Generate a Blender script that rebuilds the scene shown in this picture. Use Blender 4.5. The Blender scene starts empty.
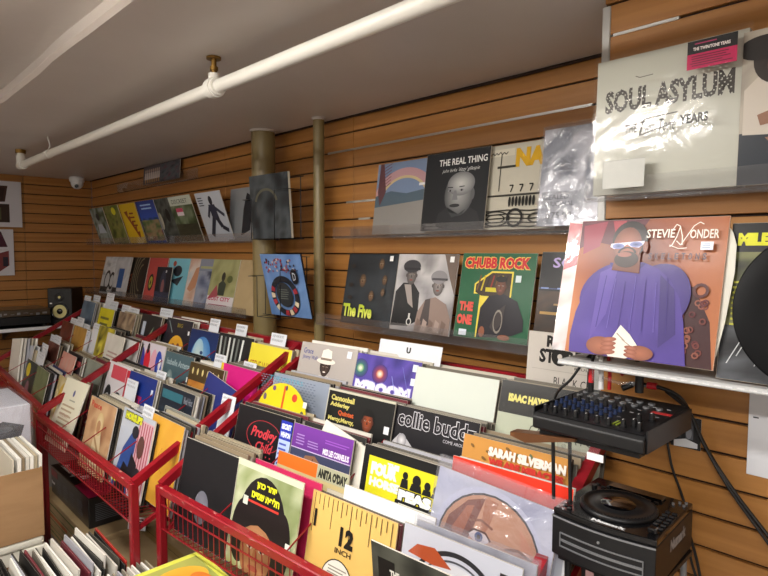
import bpy, bmesh, math, random
from mathutils import Vector, Matrix, noise as mnoise
PI = math.pi
R = math.radians
SC = bpy.context.scene
COL = SC.collection

# ---------------------------------------------------------------- camera, light, exposure
cam_d = bpy.data.cameras.new('camera')
cam = bpy.data.objects.new('camera', cam_d)
COL.objects.link(cam)
SC.camera = cam
_y, _p, _r = R(44.55), R(3.65), R(.17)
_F = Vector((-math.cos(_y) * math.cos(_p), math.sin(_y) * math.cos(_p), -math.sin(_p)))
_X = Vector((math.sin(_y), math.cos(_y), 0))
_U = _X.cross(_F)
_X2 = _X * math.cos(_r) + _U * math.sin(_r)
_U2 = -_X * math.sin(_r) + _U * math.cos(_r)
cam.matrix_world = Matrix(((_X2.x, _U2.x, -_F.x, 0), (_X2.y, _U2.y, -_F.y, 0), (_X2.z, _U2.z, -_F.z, 1.55), (0, 0, 0, 1)))
cam_d.sensor_width = 36
cam_d.lens = 36 * 577.0 / 768
cam_d.clip_start = .02

world = bpy.data.worlds.new('world')
SC.world = world
world.use_nodes = True
world.node_tree.nodes['Background'].inputs[0].default_value = (.55, .6, .7, 1)
world.node_tree.nodes['Background'].inputs[1].default_value = .05
SC.view_settings.view_transform = 'Standard'
SC.view_settings.look = 'None'
SC.view_settings.gamma = 1
SC.view_settings.exposure = 0.24
SC.view_settings.use_curve_mapping = False
# the shop's fluorescent strip lights on the raised ceiling: (x, y, length, turn, watts)
STRIPS = [(-1.3, .12, 1.2, 0, 30), (.5, -.85, 1.2, 0, 36), (-2.4, -.8, 1.2, 0, 20), (-4.3, -1.2, 1.2, 0, 1.5)]
for i, (x, y, ln, rz, w) in enumerate(STRIPS):
    ld = bpy.data.lights.new('strip_light', 'AREA')
    ld.shape = 'RECTANGLE'; ld.size = ln; ld.size_y = .13; ld.energy = w
    ld.color = (1, .975, .945)
    lo = bpy.data.objects.new('strip_light', ld)
    COL.objects.link(lo)
    lo.location = (x, y, 2.185)
    lo.rotation_euler = (0, 0, rz)

# ---------------------------------------------------------------- colours and materials
def lin(c):
    if isinstance(c, str):
        c = c.lstrip('#')
        if len(c) == 3: c = ''.join(k * 2 for k in c)
        c = tuple(int(c[i:i + 2], 16) / 255 for i in (0, 2, 4))
    return tuple((v / 12.92 if v <= .04045 else ((v + .055) / 1.055) ** 2.4) for v in c[:3]) + (1,)

def mat(name, col='#888888', rough=.5, metal=0, coat=0, coat_r=.05, bump=None, vary=None, alpha=1, emit=None, attr=False, trans=0):
    m = bpy.data.materials.new(name)
    m.use_nodes = True
    nt = m.node_tree
    b = nt.nodes['Principled BSDF']
    b.inputs['Base Color'].default_value = lin(col)
    b.inputs['Roughness'].default_value = rough
    b.inputs['Metallic'].default_value = metal
    b.inputs['Coat Weight'].default_value = coat
    b.inputs['Coat Roughness'].default_value = coat_r
    tc = nt.nodes.new('ShaderNodeTexCoord')
    if attr:
        a = nt.nodes.new('ShaderNodeAttribute'); a.attribute_name = 'Col'
        nt.links.new(a.outputs['Color'], b.inputs['Base Color'])
    if vary:                                # (other colour, scale xyz, low, high)
        c2, sc, lo_, hi_ = vary
        mp = nt.nodes.new('ShaderNodeMapping'); mp.inputs['Scale'].default_value = sc
        nz = nt.nodes.new('ShaderNodeTexNoise'); nz.inputs['Scale'].default_value = 1; nz.inputs['Detail'].default_value = 6
        rp = nt.nodes.new('ShaderNodeValToRGB')
        rp.color_ramp.elements[0].position = lo_; rp.color_ramp.elements[1].position = hi_
        rp.color_ramp.elements[0].color = lin(col); rp.color_ramp.elements[1].color = lin(c2)
        nt.links.new(tc.outputs['Object'], mp.inputs['Vector']); nt.links.new(mp.outputs[0], nz.inputs['Vector'])
        nt.links.new(nz.outputs['Fac'], rp.inputs[0]); nt.links.new(rp.outputs[0], b.inputs['Base Color'])
    if bump:                                # (scale, strength, distance, scale xyz)
        nz = nt.nodes.new('ShaderNodeTexNoise'); nz.inputs['Scale'].default_value = bump[0]; nz.inputs['Detail'].default_value = 4
        if len(bump) > 3:
            mp = nt.nodes.new('ShaderNodeMapping'); mp.inputs['Scale'].default_value = bump[3]
            nt.links.new(tc.outputs['Object'], mp.inputs['Vector']); nt.links.new(mp.outputs[0], nz.inputs['Vector'])
        else:
            nt.links.new(tc.outputs['Object'], nz.inputs['Vector'])
        bp = nt.nodes.new('ShaderNodeBump'); bp.inputs['Strength'].default_value = bump[1]; bp.inputs['Distance'].default_value = bump[2]
        nt.links.new(nz.outputs['Fac'], bp.inputs['Height']); nt.links.new(bp.outputs[0], b.inputs['Normal'])
        nt.links.new(bp.outputs[0], b.inputs['Coat Normal'])
    if emit:
        b.inputs['Emission Color'].default_value = lin(col); b.inputs['Emission Strength'].default_value = emit
    return m

def film(name, tint='#ffffff', gloss=.12, rough=.05, haze=0, bump=None):
    """thin clear plastic: light goes straight through, part of it glints off"""
    m = bpy.data.materials.new(name); m.use_nodes = True
    nt = m.node_tree; nt.nodes.remove(nt.nodes['Principled BSDF'])
    out = nt.nodes['Material Output']
    tr = nt.nodes.new('ShaderNodeBsdfTransparent'); tr.inputs[0].default_value = lin(tint)
    gl = nt.nodes.new('ShaderNodeBsdfGlossy'); gl.inputs['Roughness'].default_value = rough
    df = nt.nodes.new('ShaderNodeBsdfDiffuse'); df.inputs[0].default_value = lin('#d8d8de')
    m1 = nt.nodes.new('ShaderNodeMixShader'); m2 = nt.nodes.new('ShaderNodeMixShader')
    lw = nt.nodes.new('ShaderNodeLayerWeight'); lw.inputs[0].default_value = .35
    mul = nt.nodes.new('ShaderNodeMath'); mul.operation = 'MULTIPLY_ADD'
    mul.inputs[1].default_value = .25; mul.inputs[2].default_value = gloss
    nt.links.new(lw.outputs['Fresnel'], mul.inputs[0]); nt.links.new(mul.outputs[0], m2.inputs[0])
    m1.inputs[0].default_value = haze
    nt.links.new(tr.outputs[0], m1.inputs[1]); nt.links.new(df.outputs[0], m1.inputs[2])
    nt.links.new(m1.outputs[0], m2.inputs[1]); nt.links.new(gl.outputs[0], m2.inputs[2])
    nt.links.new(m2.outputs[0], out.inputs[0])
    if bump:
        tc = nt.nodes.new('ShaderNodeTexCoord')
        nz = nt.nodes.new('ShaderNodeTexNoise'); nz.inputs['Scale'].default_value = bump[0]; nz.inputs['Detail'].default_value = 3
        nz.inputs['Distortion'].default_value = 1.2
        bp = nt.nodes.new('ShaderNodeBump'); bp.inputs['Strength'].default_value = bump[1]; bp.inputs['Distance'].default_value = bump[2]
        nt.links.new(tc.outputs['Object'], nz.inputs['Vector']); nt.links.new(nz.outputs['Fac'], bp.inputs['Height'])
        nt.links.new(bp.outputs[0], gl.inputs['Normal']); nt.links.new(bp.outputs[0], df.inputs['Normal'])
    return m

M = {}
M['card'] = mat('printed_card', rough=.6, attr=True)
M['gloss'] = mat('glossy_printed_card', rough=.5, coat=.22, coat_r=.2, attr=True, bump=(9, .15, .005))
M['shrink'] = mat('shrink_wrapped_card', rough=.3, coat=1, coat_r=.06, attr=True, bump=(14, .35, .006, (1, 1, .6)))
for k_ in ('card', 'gloss'): M[k_].node_tree.nodes['Principled BSDF'].inputs['Specular IOR Level'].default_value = .3
M['silver'] = mat('silver_wrap', '#aeb4ba', rough=.22, metal=.55, bump=(11, .8, .03, (1, 1, .45)))
M['vinyl'] = mat('black_vinyl', '#08080a', rough=.42)
M['vinyl'].node_tree.nodes['Principled BSDF'].inputs['Specular IOR Level'].default_value = .12
M['wood'] = mat('slatwall_veneer', '#b17c40', rough=.42, vary=('#96622c', (1.1, 3, 42), .3, .72), bump=(60, .05, .001, (.05, 1, 6)))
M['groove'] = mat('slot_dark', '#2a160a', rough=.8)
M['alu'] = mat('aluminium', '#c9c9c6', rough=.3, metal=.8)
M['ceil'] = mat('ceiling_paint', '#d3ccc7', rough=.38, bump=(2.2, .35, .03, (1, 1, 1)), vary=('#c9c1bb', (1.4, 1.4, 1), .35, .7))
M['pipewhite'] = mat('white_pipe_paint', '#e6e4dc', rough=.3, bump=(22, .2, .002))
M['brass'] = mat('brass', '#8a6a34', rough=.4, metal=.8)
M['pole'] = mat('olive_pole_paint', '#8a7a52', rough=.35, vary=('#7a6b46', (6, 6, 1.5), .35, .7))
M['red'] = mat('red_enamel', '#8f0f1e', rough=.32, coat=.3, vary=('#7c0c18', (9, 9, 9), .4, .75))
M['redworn'] = mat('worn_red_enamel', '#8f0f1e', rough=.35, coat=.2, vary=('#c08a80', (22, 60, 60), .64, .70))
M['black'] = mat('black_plastic', '#111113', rough=.42)
M['blackgloss'] = mat('black_gloss_plastic', '#0c0c0e', rough=.18, coat=.5)
M['darkmetal'] = mat('dark_sheet_metal', '#1a1a1c', rough=.38, metal=.3)
M['grey'] = mat('grey_plastic', '#77787a', rough=.4)
M['greymetal'] = mat('grey_metal', '#8d8f92', rough=.35, metal=.6)
M['white'] = mat('white_card', '#e9e9ea', rough=.55)
M['whiteplastic'] = mat('white_plastic', '#d9d6c8', rough=.35)
M['kraft'] = mat('kraft_cardboard', '#a5815a', rough=.8, vary=('#97744e', (5, 5, 24), .35, .7))
M['kraft2'] = mat('tan_cardboard', '#b39a72', rough=.8, vary=('#a58b62', (7, 7, 7), .35, .7))
M['film'] = film('clear_film', gloss=.03, rough=.1, bump=(9, .3, .01))
M['bag'] = film('cloudy_polybag', tint='#f6f6fb', gloss=.07, rough=.14, haze=.1, bump=(11, .8, .03))
M['acrylic'] = film('clear_acrylic', tint='#fbfbfb', gloss=.03, rough=.04, haze=.03)
M['floor'] = mat('worn_floor_tile', '#8f8a84', rough=.4, vary=('#807b76', (3, 3, 3), .4, .7))
M['wallpaint'] = mat('wall_paint', '#dad7d2', rough=.7)
M['tube'] = mat('lit_tube', '#fff6e8', emit=34)
M['blue'] = mat('indigo_cap', '#1c2a4a', rough=.35)
M['redplug'] = mat('red_plug', '#c01622', rough=.35)
M['cone'] = mat('yellow_cone', '#d8cf8e', rough=.5)
M['lens'] = mat('camera_glass', '#050507', rough=.08, coat=1)

# ---------------------------------------------------------------- mesh helpers
class MB:
    """collects shapes, builds one mesh; material index per face"""
    def __init__(s): s.v = []; s.f = []; s.mi = []; s.sm = []; s.cur = 0
    def add(s, vs, fs, smooth=False):
        n = len(s.v); s.v += [tuple(v) for v in vs]
        for f in fs: s.f.append(tuple(n + i for i in f)); s.mi.append(s.cur); s.sm.append(smooth)
    def box(s, a, b, mtx=None):
        x0, y0, z0 = a; x1, y1, z1 = b
        vs = [Vector(p) for p in ((x0, y0, z0), (x1, y0, z0), (x1, y1, z0), (x0, y1, z0), (x0, y0, z1), (x1, y0, z1), (x1, y1, z1), (x0, y1, z1))]
        if mtx: vs = [mtx @ v for v in vs]
        s.add(vs, ((0, 3, 2, 1), (4, 5, 6, 7), (0, 1, 5, 4), (1, 2, 6, 5), (2, 3, 7, 6), (3, 0, 4, 7)))
    def rbox(s, a, b, r=.004, seg=2):
        """box with bevelled edges"""
        bm = bmesh.new(); bmesh.ops.create_cube(bm, size=1)
        for v in bm.verts:
            v.co = Vector(((a[0] + b[0]) / 2 + v.co.x * (b[0] - a[0]), (a[1] + b[1]) / 2 + v.co.y * (b[1] - a[1]), (a[2] + b[2]) / 2 + v.co.z * (b[2] - a[2])))
        bmesh.ops.bevel(bm, geom=list(bm.edges), offset=r, segments=seg, affect='EDGES', profile=.5)
        bm.verts.index_update()
        s.add([v.co.copy() for v in bm.verts], [[v.index for v in f.verts] for f in bm.faces], False)
        bm.free()
    def prism(s, pts, y0, y1, axis='y'):
        n = len(pts)
        def P(a, b, c): return {'y': (a, c, b), 'x': (c, a, b), 'z': (a, b, c)}[axis]
        vs = [P(p[0], p[1], y0) for p in pts] + [P(p[0], p[1], y1) for p in pts]
        s.add(vs, [tuple(range(n)), tuple(range(2 * n - 1, n - 1, -1))] + [(i, i + n, (i + 1) % n + n, (i + 1) % n) for i in range(n)])
    def cyl(s, p0, p1, r0, r1=None, n=16, cap=True, smooth=True):
        r1 = r0 if r1 is None else r1
        p0 = Vector(p0); p1 = Vector(p1); d = (p1 - p0).normalized()
        u = d.orthogonal().normalized(); w = d.cross(u)
        vs = []
        for p, r in ((p0, r0), (p1, r1)):
            for i in range(n):
                a = 2 * PI * i / n; vs.append(p + (u * math.cos(a) + w * math.sin(a)) * r)
        s.add(vs, [(i, (i + 1) % n, (i + 1) % n + n, i + n) for i in range(n)], smooth)
        if cap: s.add(vs, [tuple(range(n - 1, -1, -1)), tuple(range(n, 2 * n))])
    def lathe(s, prof, c=(0, 0, 0), n=24, mtx=None):
        vs = []
        for r, z in prof:
            for i in range(n):
                a = 2 * PI * i / n; v = Vector((r * math.cos(a), r * math.sin(a), z))
                if mtx: v = mtx @ v
                vs.append(v + Vector(c))
        fs = [(j * n + i, j * n + (i + 1) % n, (j + 1) * n + (i + 1) % n, (j + 1) * n + i) for j in range(len(prof) - 1) for i in range(n)]
        s.add(vs, fs, True)
        s.add(vs[:n], [tuple(range(n - 1, -1, -1))]); s.add(vs[-n:], [tuple(range(n))])
    def tube(s, pts, r, n=8, sub=6, closed=False):
        P = [Vector(p) for p in pts]; path = []
        if sub > 1 and len(P) > 2:
            for i in range(len(P) - 1):
                a = P[max(i - 1, 0)]; b = P[i]; c = P[i + 1]; d = P[min(i + 2, len(P) - 1)]
                for k in range(sub):
                    t = k / sub
                    path.append(.5 * ((2 * b) + (c - a) * t + (2 * a - 5 * b + 4 * c - d) * t * t + (3 * b - a - 3 * c + d) * t ** 3))
            path.append(P[-1])
        else: path = P
        vs = []; u = None
        for i, p in enumerate(path):
            d = (path[min(i + 1, len(path) - 1)] - path[max(i - 1, 0)]).normalized()
            if u is None: u = d.orthogonal().normalized()
            u = (u - d * u.dot(d)).normalized(); w = d.cross(u)
            for k in range(n):
                a = 2 * PI * k / n; vs.append(p + (u * math.cos(a) + w * math.sin(a)) * r)
        m = len(path)
        s.add(vs, [(j * n + i, j * n + (i + 1) % n, (j + 1) * n + (i + 1) % n, (j + 1) * n + i) for j in range(m - 1) for i in range(n)], True)
        s.add(vs[:n], [tuple(range(n - 1, -1, -1))]); s.add(vs[-n:], [tuple(range(n))])
    def bar(s, p0, p1, w, h):
        """square-section bar from p0 to p1; h measured upwards across the bar"""
        p0 = Vector(p0); p1 = Vector(p1); d = (p1 - p0).normalized()
        up = Vector((0, 0, 1)) if abs(d.z) < .95 else Vector((0, 1, 0))
        sd = d.cross(up).normalized(); up = sd.cross(d).normalized()
        vs = []
        for p in (p0, p1):
            for a, b in ((-1, -1), (1, -1), (1, 1), (-1, 1)): vs.append(p + sd * a * w / 2 + up * b * h / 2)
        s.add(vs, ((0, 3, 2, 1), (4, 5, 6, 7), (0, 1, 5, 4), (1, 2, 6, 5), (2, 3, 7, 6), (3, 0, 4, 7)))
    def build(s, name, ms, parent=None, bevel=0):
        me = bpy.data.meshes.new(name); me.from_pydata(s.v, [], s.f)
        if not isinstance(ms, (list, tuple)): ms = [ms]
        for m in ms: me.materials.append(m if not isinstance(m, str) else M[m])
        for p, mi, sm in zip(me.polygons, s.mi, s.sm): p.material_index = mi; p.use_smooth = sm
        me.update()
        o = bpy.data.objects.new(name, me); COL.objects.link(o)
        if parent: o.parent = parent
        if bevel:
            b = o.modifiers.new('bevel', 'BEVEL'); b.width = bevel; b.segments = 2; b.limit_method = 'ANGLE'
        return o

def tag(o, label=None, cat=None, group=None, kind=None):
    if label: o['label'] = label
    if cat: o['category'] = cat
    if group: o['group'] = group
    if kind: o['kind'] = kind
    return o
def thing(name, label, cat, loc=(0, 0, 0), rz=0, group=None):
    o = bpy.data.objects.new(name, None); COL.objects.link(o); o.empty_display_size = .05
    o.location = loc; o.rotation_euler = (0, 0, rz)
    return tag(o, label, cat, group)
def struct(name, mb, ms): return tag(mb.build(name, ms), kind='structure')

# lettering: the built-in font turned into mesh, fitted to a box
_tc = {}
def text_mesh(s, shear=0, bold=0):
    k = (s, shear, bold)
    if k in _tc: return _tc[k]
    cu = bpy.data.curves.new('t', 'FONT'); cu.body = s; cu.resolution_u = 2; cu.shear = shear; cu.offset = bold * 1.5
    o = bpy.data.objects.new('t', cu); COL.objects.link(o)
    bpy.context.view_layer.update()
    dg = bpy.context.evaluated_depsgraph_get()
    me = bpy.data.meshes.new_from_object(o.evaluated_get(dg))
    V = [(v.co.x, v.co.y) for v in me.vertices]; F = [tuple(p.vertices) for p in me.polygons]
    bpy.data.objects.remove(o); bpy.data.curves.remove(cu); bpy.data.meshes.remove(me)
    if V:
        x0 = min(v[0] for v in V); x1 = max(v[0] for v in V); y0 = min(v[1] for v in V); y1 = max(v[1] for v in V)
        V = [((a - x0) / (x1 - x0 + 1e-9), (b - y0) / (y1 - y0 + 1e-9)) for a, b in V]
    _tc[k] = (V, F)
    return _tc[k]

# ---------------------------------------------------------------- printed surfaces
class Art:
    """flat print made of layered coloured shapes on a w x h panel; unit coordinates, y up"""
    def __init__(s, w=.315, h=.315, seed=1):
        s.w, s.h = w, h; s.V = []; s.F = []; s.C = []; s.k = 0; s.rnd = random.Random(seed)
    def _add(s, pts, faces, cols):
        n = len(s.V); s.k += 1; d = -.00012 * s.k
        s.V += [(x * s.w, d, y * s.h) for x, y in pts]
        s.F += [tuple(n + i for i in f) for f in faces]; s.C += cols
        return s
    @staticmethod
    def clip(pts, lo=.002, hi=.998):
        return [(min(max(x, lo), hi), min(max(y, lo), hi)) for x, y in pts]
    def rect(s, x, y, w, h, c, c2=None):
        c = lin(c); c2 = lin(c2) if c2 else c
        return s._add([(x, y), (x + w, y), (x + w, y + h), (x, y + h)], [(0, 1, 2, 3)], [c, c, c2, c2])
    def poly(s, pts, c):
        # fan from the centroid
        c = lin(c); n = len(pts); cx = sum(p[0] for p in pts) / n; cy = sum(p[1] for p in pts) / n
        pts = s.clip(pts)
        return s._add(pts, [tuple(range(n))], [c] * n)
    def ell(s, cx, cy, rx, ry, c, c2=None, rot=0, n=28, a0=0, a1=360):
        c = lin(c); c2 = lin(c2) if c2 else c
        pts = [(cx, cy)]; ca, sa = math.cos(R(rot)), math.sin(R(rot)); full = (a1 - a0 == 360)
        m = n if full else n + 1
        for i in range(m):
            a = R(a0 + (a1 - a0) * i / n); x, y = rx * math.cos(a), ry * math.sin(a)
            pts.append((cx + x * ca - y * sa, cy + x * sa + y * ca))
        pts = s.clip(pts)
        return s._add(pts, [(0, i + 1, (i + 1) % m + 1) for i in range(m if full else m - 1)], [c] + [c2] * m)
    def ring(s, cx, cy, r1, r2, c, sq=1, a0=0, a1=360, n=36):
        c = lin(c); pts = []
        for i in range(n + 1):
            a = R(a0 + (a1 - a0) * i / n)
            pts += [(cx + r1 * math.cos(a), cy + r1 * sq * math.sin(a)), (cx + r2 * math.cos(a), cy + r2 * sq * math.sin(a))]
        pts = s.clip(pts)
        return s._add(pts, [(2 * i, 2 * i + 1, 2 * i + 3, 2 * i + 2) for i in range(n)], [c] * len(pts))
    def line(s, x1, y1, x2, y2, w, c):
        dx, dy = x2 - x1, y2 - y1; l = math.hypot(dx, dy) or 1; nx, ny = -dy / l * w / 2, dx / l * w / 2
        return s._add(s.clip([(x1 + nx, y1 + ny), (x2 + nx, y2 + ny), (x2 - nx, y2 - ny), (x1 - nx, y1 - ny)]), [(0, 1, 2, 3)], [lin(c)] * 4)
    def path(s, pts, w, c):
        for a, b in zip(pts, pts[1:]): s.line(a[0], a[1], b[0], b[1], w, c)
        return s
    def noise(s, pal, n=14, seed=0, box=(0, 0, 1, 1), sc=4, sharp=1):
        P = [lin(c) for c in pal]; x0, y0, x1, y1 = box; cols = []; pts = []
        for j in range(n + 1):
            for i in range(n + 1):
                u, v = i / n, j / n; pts.append((x0 + (x1 - x0) * u, y0 + (y1 - y0) * v))
                t = mnoise.noise(Vector((u * sc + seed * 7.3, v * sc + seed * 3.1, seed * 1.7))) * .5 * sharp * 1.6 + .5
                t = min(max(t, 0), .9999) * (len(P) - 1); k = int(t); f = t - k
                cols.append(tuple(P[k][q] * (1 - f) + P[k + 1][q] * f for q in range(3)) + (1,))
        return s._add(pts, [(j * (n + 1) + i, j * (n + 1) + i + 1, (j + 1) * (n + 1) + i + 1, (j + 1) * (n + 1) + i) for j in range(n) for i in range(n)], cols)
    def text(s, t, x, y, w, h, c, shear=0, bold=0, rot=0, c2=None):
        V, F = text_mesh(t, shear, bold)
        if not V: return s
        ca, sa = math.cos(R(rot)), math.sin(R(rot)); c = lin(c); c2 = lin(c2) if c2 else c
        pts = [(x + a * w * ca - b * h * sa, y + a * w * sa + b * h * ca) for a, b in V]
        return s._add(s.clip(pts), F, [c2 if b < .45 else c for a, b in V])
    def sticker(s, x=.86, y=.86, w=.07, c='#f0f0ee'):
        return s.rect(x, y, w, w * 1.1, c)
    def scribble(s, x, y, w, h, c, n=10):
        pts = []
        for i in range(n): pts.append((x + w * i / (n - 1), y + (h if i % 2 else 0) + s.rnd.uniform(-.2, .2) * h))
        return s.path(pts, .012, c)
    def lines(s, x, y, w, h, n, c, th=None):
        """rows of small print too fine to read"""
        for i in range(n):
            yy = y + h * (i + .3) / n; s.rect(x + s.rnd.uniform(0, .05) * w, yy, w * s.rnd.uniform(.75, .97), th or h / n * .4, c)
        return s
    def face(s, cx, cy, r, skin, dark, hair=None, hat=None, beard=None, sq=1.3, lip='#8a4a40'):
        """a printed head: hair, face, eyes, nose, mouth"""
        if hair: s.ell(cx, cy + r * .25, r * 1.12, r * sq * 1.05, hair)
        s.ell(cx, cy, r * .88, r * sq, skin, dark)
        s.ell(cx - r * .95, cy, r * .12, r * .25, dark); s.ell(cx + r * .92, cy, r * .12, r * .25, dark)
        if hair: s.ell(cx, cy + r * .72, r * .95, r * .62, hair, a0=0, a1=180, n=14)
        for q in (-1, 1):
            s.ell(cx + q * r * .36, cy + r * .14, r * .17, r * .08, '#b5a698', n=10); s.ell(cx + q * r * .36, cy + r * .14, r * .08, r * .08, '#181010', n=8)
            s.line(cx + q * r * .18, cy + r * .36, cx + q * r * .55, cy + r * .34, r * .07, hair or dark)
        s.poly([(cx - r * .06, cy + r * .1), (cx + r * .06, cy + r * .1), (cx + r * .16, cy - r * .3), (cx - r * .16, cy - r * .3)], dark)
        s.ell(cx, cy - r * .62, r * .3, r * .1, lip, n=12)
        if beard: s.ring(cx, cy - r * .35, r * .45, r * .85, beard, 1.05, 190, 350, 14)
        if hat:
            s.ell(cx, cy + r * .72, r * 1.45, r * .24, hat); s.poly([(cx - r * .85, cy + r * .75), (cx + r * .85, cy + r * .75), (cx + r * .7, cy + r * 1.75), (cx - r * .7, cy + r * 1.75)], hat)
        return s
    def bust(s, cx, cy, r, skin, dark, cloth, **k):
        s.poly([(cx - r * 2.1, cy - r * 4.2), (cx - r * 1.9, cy - r * 2), (cx - r * .6, cy - r * 1.35), (cx + r * .6, cy - r * 1.35), (cx + r * 1.9, cy - r * 2), (cx + r * 2.1, cy - r * 4.2)], cloth)
        s.rect(cx - r * .38, cy - r * 1.55, r * .76, r * .8, dark)
        return s.face(cx, cy, r, skin, dark, **k)

def panel_mesh(name, art, th=.004, edge='#cfc9bd', back='#b5ab9a', bulge=0):
    """card with a thickness, its print layered on the front (the -y side)"""
    w, h = art.w, art.h; e = lin(edge); bk = lin(back)
    V = [(0, 0, 0), (w, 0, 0), (w, 0, h), (0, 0, h), (0, th, 0), (w, th, 0), (w, th, h), (0, th, h)]
    V = V + V; F = [(0, 1, 2, 3), (5, 4, 7, 6), (8, 12, 13, 9), (9, 13, 14, 10), (10, 14, 15, 11), (11, 15, 12, 8)]
    C = [bk] * 8 + [e] * 8
    n = len(V); V += art.V; F += [tuple(n + i for i in f) for f in art.F]; C += art.C
    me = bpy.data.meshes.new(name); me.from_pydata(V, [], F)
    at = me.color_attributes.new('Col', 'FLOAT_COLOR', 'POINT')
    flat = [q for c in C for q in c]; at.data.foreach_set('color', flat)
    return me

def place(o, p, lean=0, yaw=0, tilt=0):
    o.matrix_world = Matrix.Translation(p) @ Matrix.Rotation(R(yaw), 4, 'Z') @ Matrix.Rotation(-R(lean), 4, 'X') @ Matrix.Rotation(R(tilt), 4, 'Y')
    return o
def sleeve(label, art, p, lean=0, yaw=0, tilt=0, m='card', th=.004, edge='#cfc9bd', group=None, name='record_sleeve', cat='record', back='#b5ab9a'):
    o = bpy.data.objects.new(name, panel_mesh(name, art, th, edge, back)); o.data.materials.append(M[m]); COL.objects.link(o)
    place(o, p, lean, yaw, tilt)
    return tag(o, label, cat, group)
def bag_part(o, w, h, m='film', pad=.006, off=-.009, name='plastic_bag', top=.012):
    """a clear polythene bag round a sleeve: two wavy skins joined at the sides"""
    b = MB(); n = 9
    for s_, y in ((0, off), (1, .012)):
        vs = []
        for j in range(n + 1):
            for i in range(n + 1):
                u, v = i / n, j / n; e = min(u, 1 - u, v, 1.0) * 4
                yy = .002 + (y - .002) * min(1, .35 + e) + .0009 * math.sin(u * 23 + v * 17) * (-1 if s_ == 0 else 1) - (.0005 if s_ == 0 else 0)
                vs.append((-pad + (w + 2 * pad) * u, min(yy, -.0045) if s_ == 0 else max(yy, .0055), -pad * .2 + (h + pad * .2 + top) * v))
        b.add(vs, [(j * (n + 1) + i, j * (n + 1) + i + 1, (j + 1) * (n + 1) + i + 1, (j + 1) * (n + 1) + i) for j in range(n) for i in range(n)], True)
    q = b.build(name, m, o)
    return q
# ================================================================ the room
X0, X1, Y0, YW, XN, YN, ZC = -5.75, 1.7, -2.3, 1.85, -.68, 1.45, 2.19
def slatwall(name, length, z0, z1, zref, pitch, seams=(), loc=(0, 0, 0), rz=0, depth=.012):
    b = MB()
    k0 = int(math.floor((z0 - zref) / pitch)); zs = [zref + pitch * k for k in range(k0, k0 + 60)]
    cuts = [0] + list(seams) + [length]
    for a, c in zip(zs, zs[1:]):
        lo, hi = max(a + .0035, z0), min(c - .0035, z1)
        if hi - lo < .004: continue
        for u0, u1 in zip(cuts, cuts[1:]):
            b.rbox((u0 + .0012, 0, lo), (u1 - .0012, depth, hi), .0012, 1)
    b.cur = 1
    b.box((0, depth, z0), (length, depth + .03, z1))
    o = struct(name, b, ['wood', 'groove'])
    o.location = loc; o.rotation_euler = (0, 0, rz)
    return o
slatwall('wall_right', XN + .02 - X0, .0, ZC + .01, 1.952, .083, (1.25, 2.45, 3.66), (X0, YW, 0))
slatwall('wall_far', YW - Y0, 0, ZC + .01, 1.952, .083, (1.2, 2.4, 3.6), (X0, Y0, 0), PI / 2)
slatwall('wall_near', X1 - XN, 0, ZC + .01, 2.093, .077, (1.22,), (XN, YN, 0))
b = MB(); b.box((XN, YN + .043, 0), (XN + .05, YW + .04, ZC)); struct('trim_1', b, 'kraft2')
# pale edging strip on the end of the nearer slatwall panel
b = MB(); b.rbox((XN - .004, YN - .004, .4), (XN + .017, YN + .04, 2.166), .002, 1)
for z in (2.11, 1.75, 1.3, .9): b.cyl((XN + .007, YN - .0055, z), (XN + .007, YN - .003, z), .003, n=8)
struct('trim_2', b, mat('pale_edging', '#b9b9b6', rough=.35, metal=.3))
b = MB(); b.box((X0 - .05, Y0 - .05, -.05), (X1 + .05, YW + .1, 0)); struct('floor', b, 'floor')
b = MB(); b.box((X0 - .05, Y0 - .05, 0), (X1 + .05, Y0, 2.3)); struct('wall_left', b, 'wallpaint')
b = MB(); b.box((X1, Y0, 0), (X1 + .05, YW + .1, 2.3)); struct('wall_back', b, 'wallpaint')
# ceiling: low over the right-hand side, a step up to the left of it
b = MB(); rr = random.Random(4)
n = 40; yc = .606
edge = [(X0 + (X1 - X0) * i / n, yc + rr.uniform(-.006, .006)) for i in range(n + 1)]
vs = [(x, y, ZC) for x, y in edge] + [(x, YW + .06, ZC) for x, y in edge] + [(x, y, 2.25) for x, y in edge] + [(x, Y0, 2.25) for x, y in edge] + [(x, y - .012, ZC + .012) for x, y in edge]
m = n + 1
b.add(vs, [(i, i + 1, i + 1 + m, i + m) for i in range(n)] + [(4 * m + i, 4 * m + i + 1, i + 1, i) for i in range(n)] + [(2 * m + i, 2 * m + i + 1, 4 * m + i + 1, 4 * m + i) for i in range(n)] + [(3 * m + i, 3 * m + i + 1, 2 * m + i + 1, 2 * m + i) for i in range(n)])
b.box((X0 - .05, Y0 - .05, 2.27), (X1 + .05, YW + .1, 2.3))
struct('ceiling', b, 'ceil')
# bright aluminium liners pushed into some of the slots
b = MB()
for z, a, c in ((2.035, -2.28, -.9), (1.703, -2.05, -1.97), (1.786, -2.14, -1.92)):
    b.box((a, YW - .003, z - .0045), (c, YW + .005, z + .0045))
struct('trim_3', b, 'alu')
b = MB()
b.box((-.655, YN - .003, 2.088), (-.50, YN + .005, 2.095)); b.box((-.62, YN - .012, 1.245), (-.34, YN - .002, 1.262))
struct('trim_4', b, 'alu')
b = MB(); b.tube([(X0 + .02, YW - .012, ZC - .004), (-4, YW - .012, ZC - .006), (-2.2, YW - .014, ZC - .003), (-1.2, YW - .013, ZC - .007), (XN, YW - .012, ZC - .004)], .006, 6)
struct('trim_5', b, 'groove')

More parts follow.
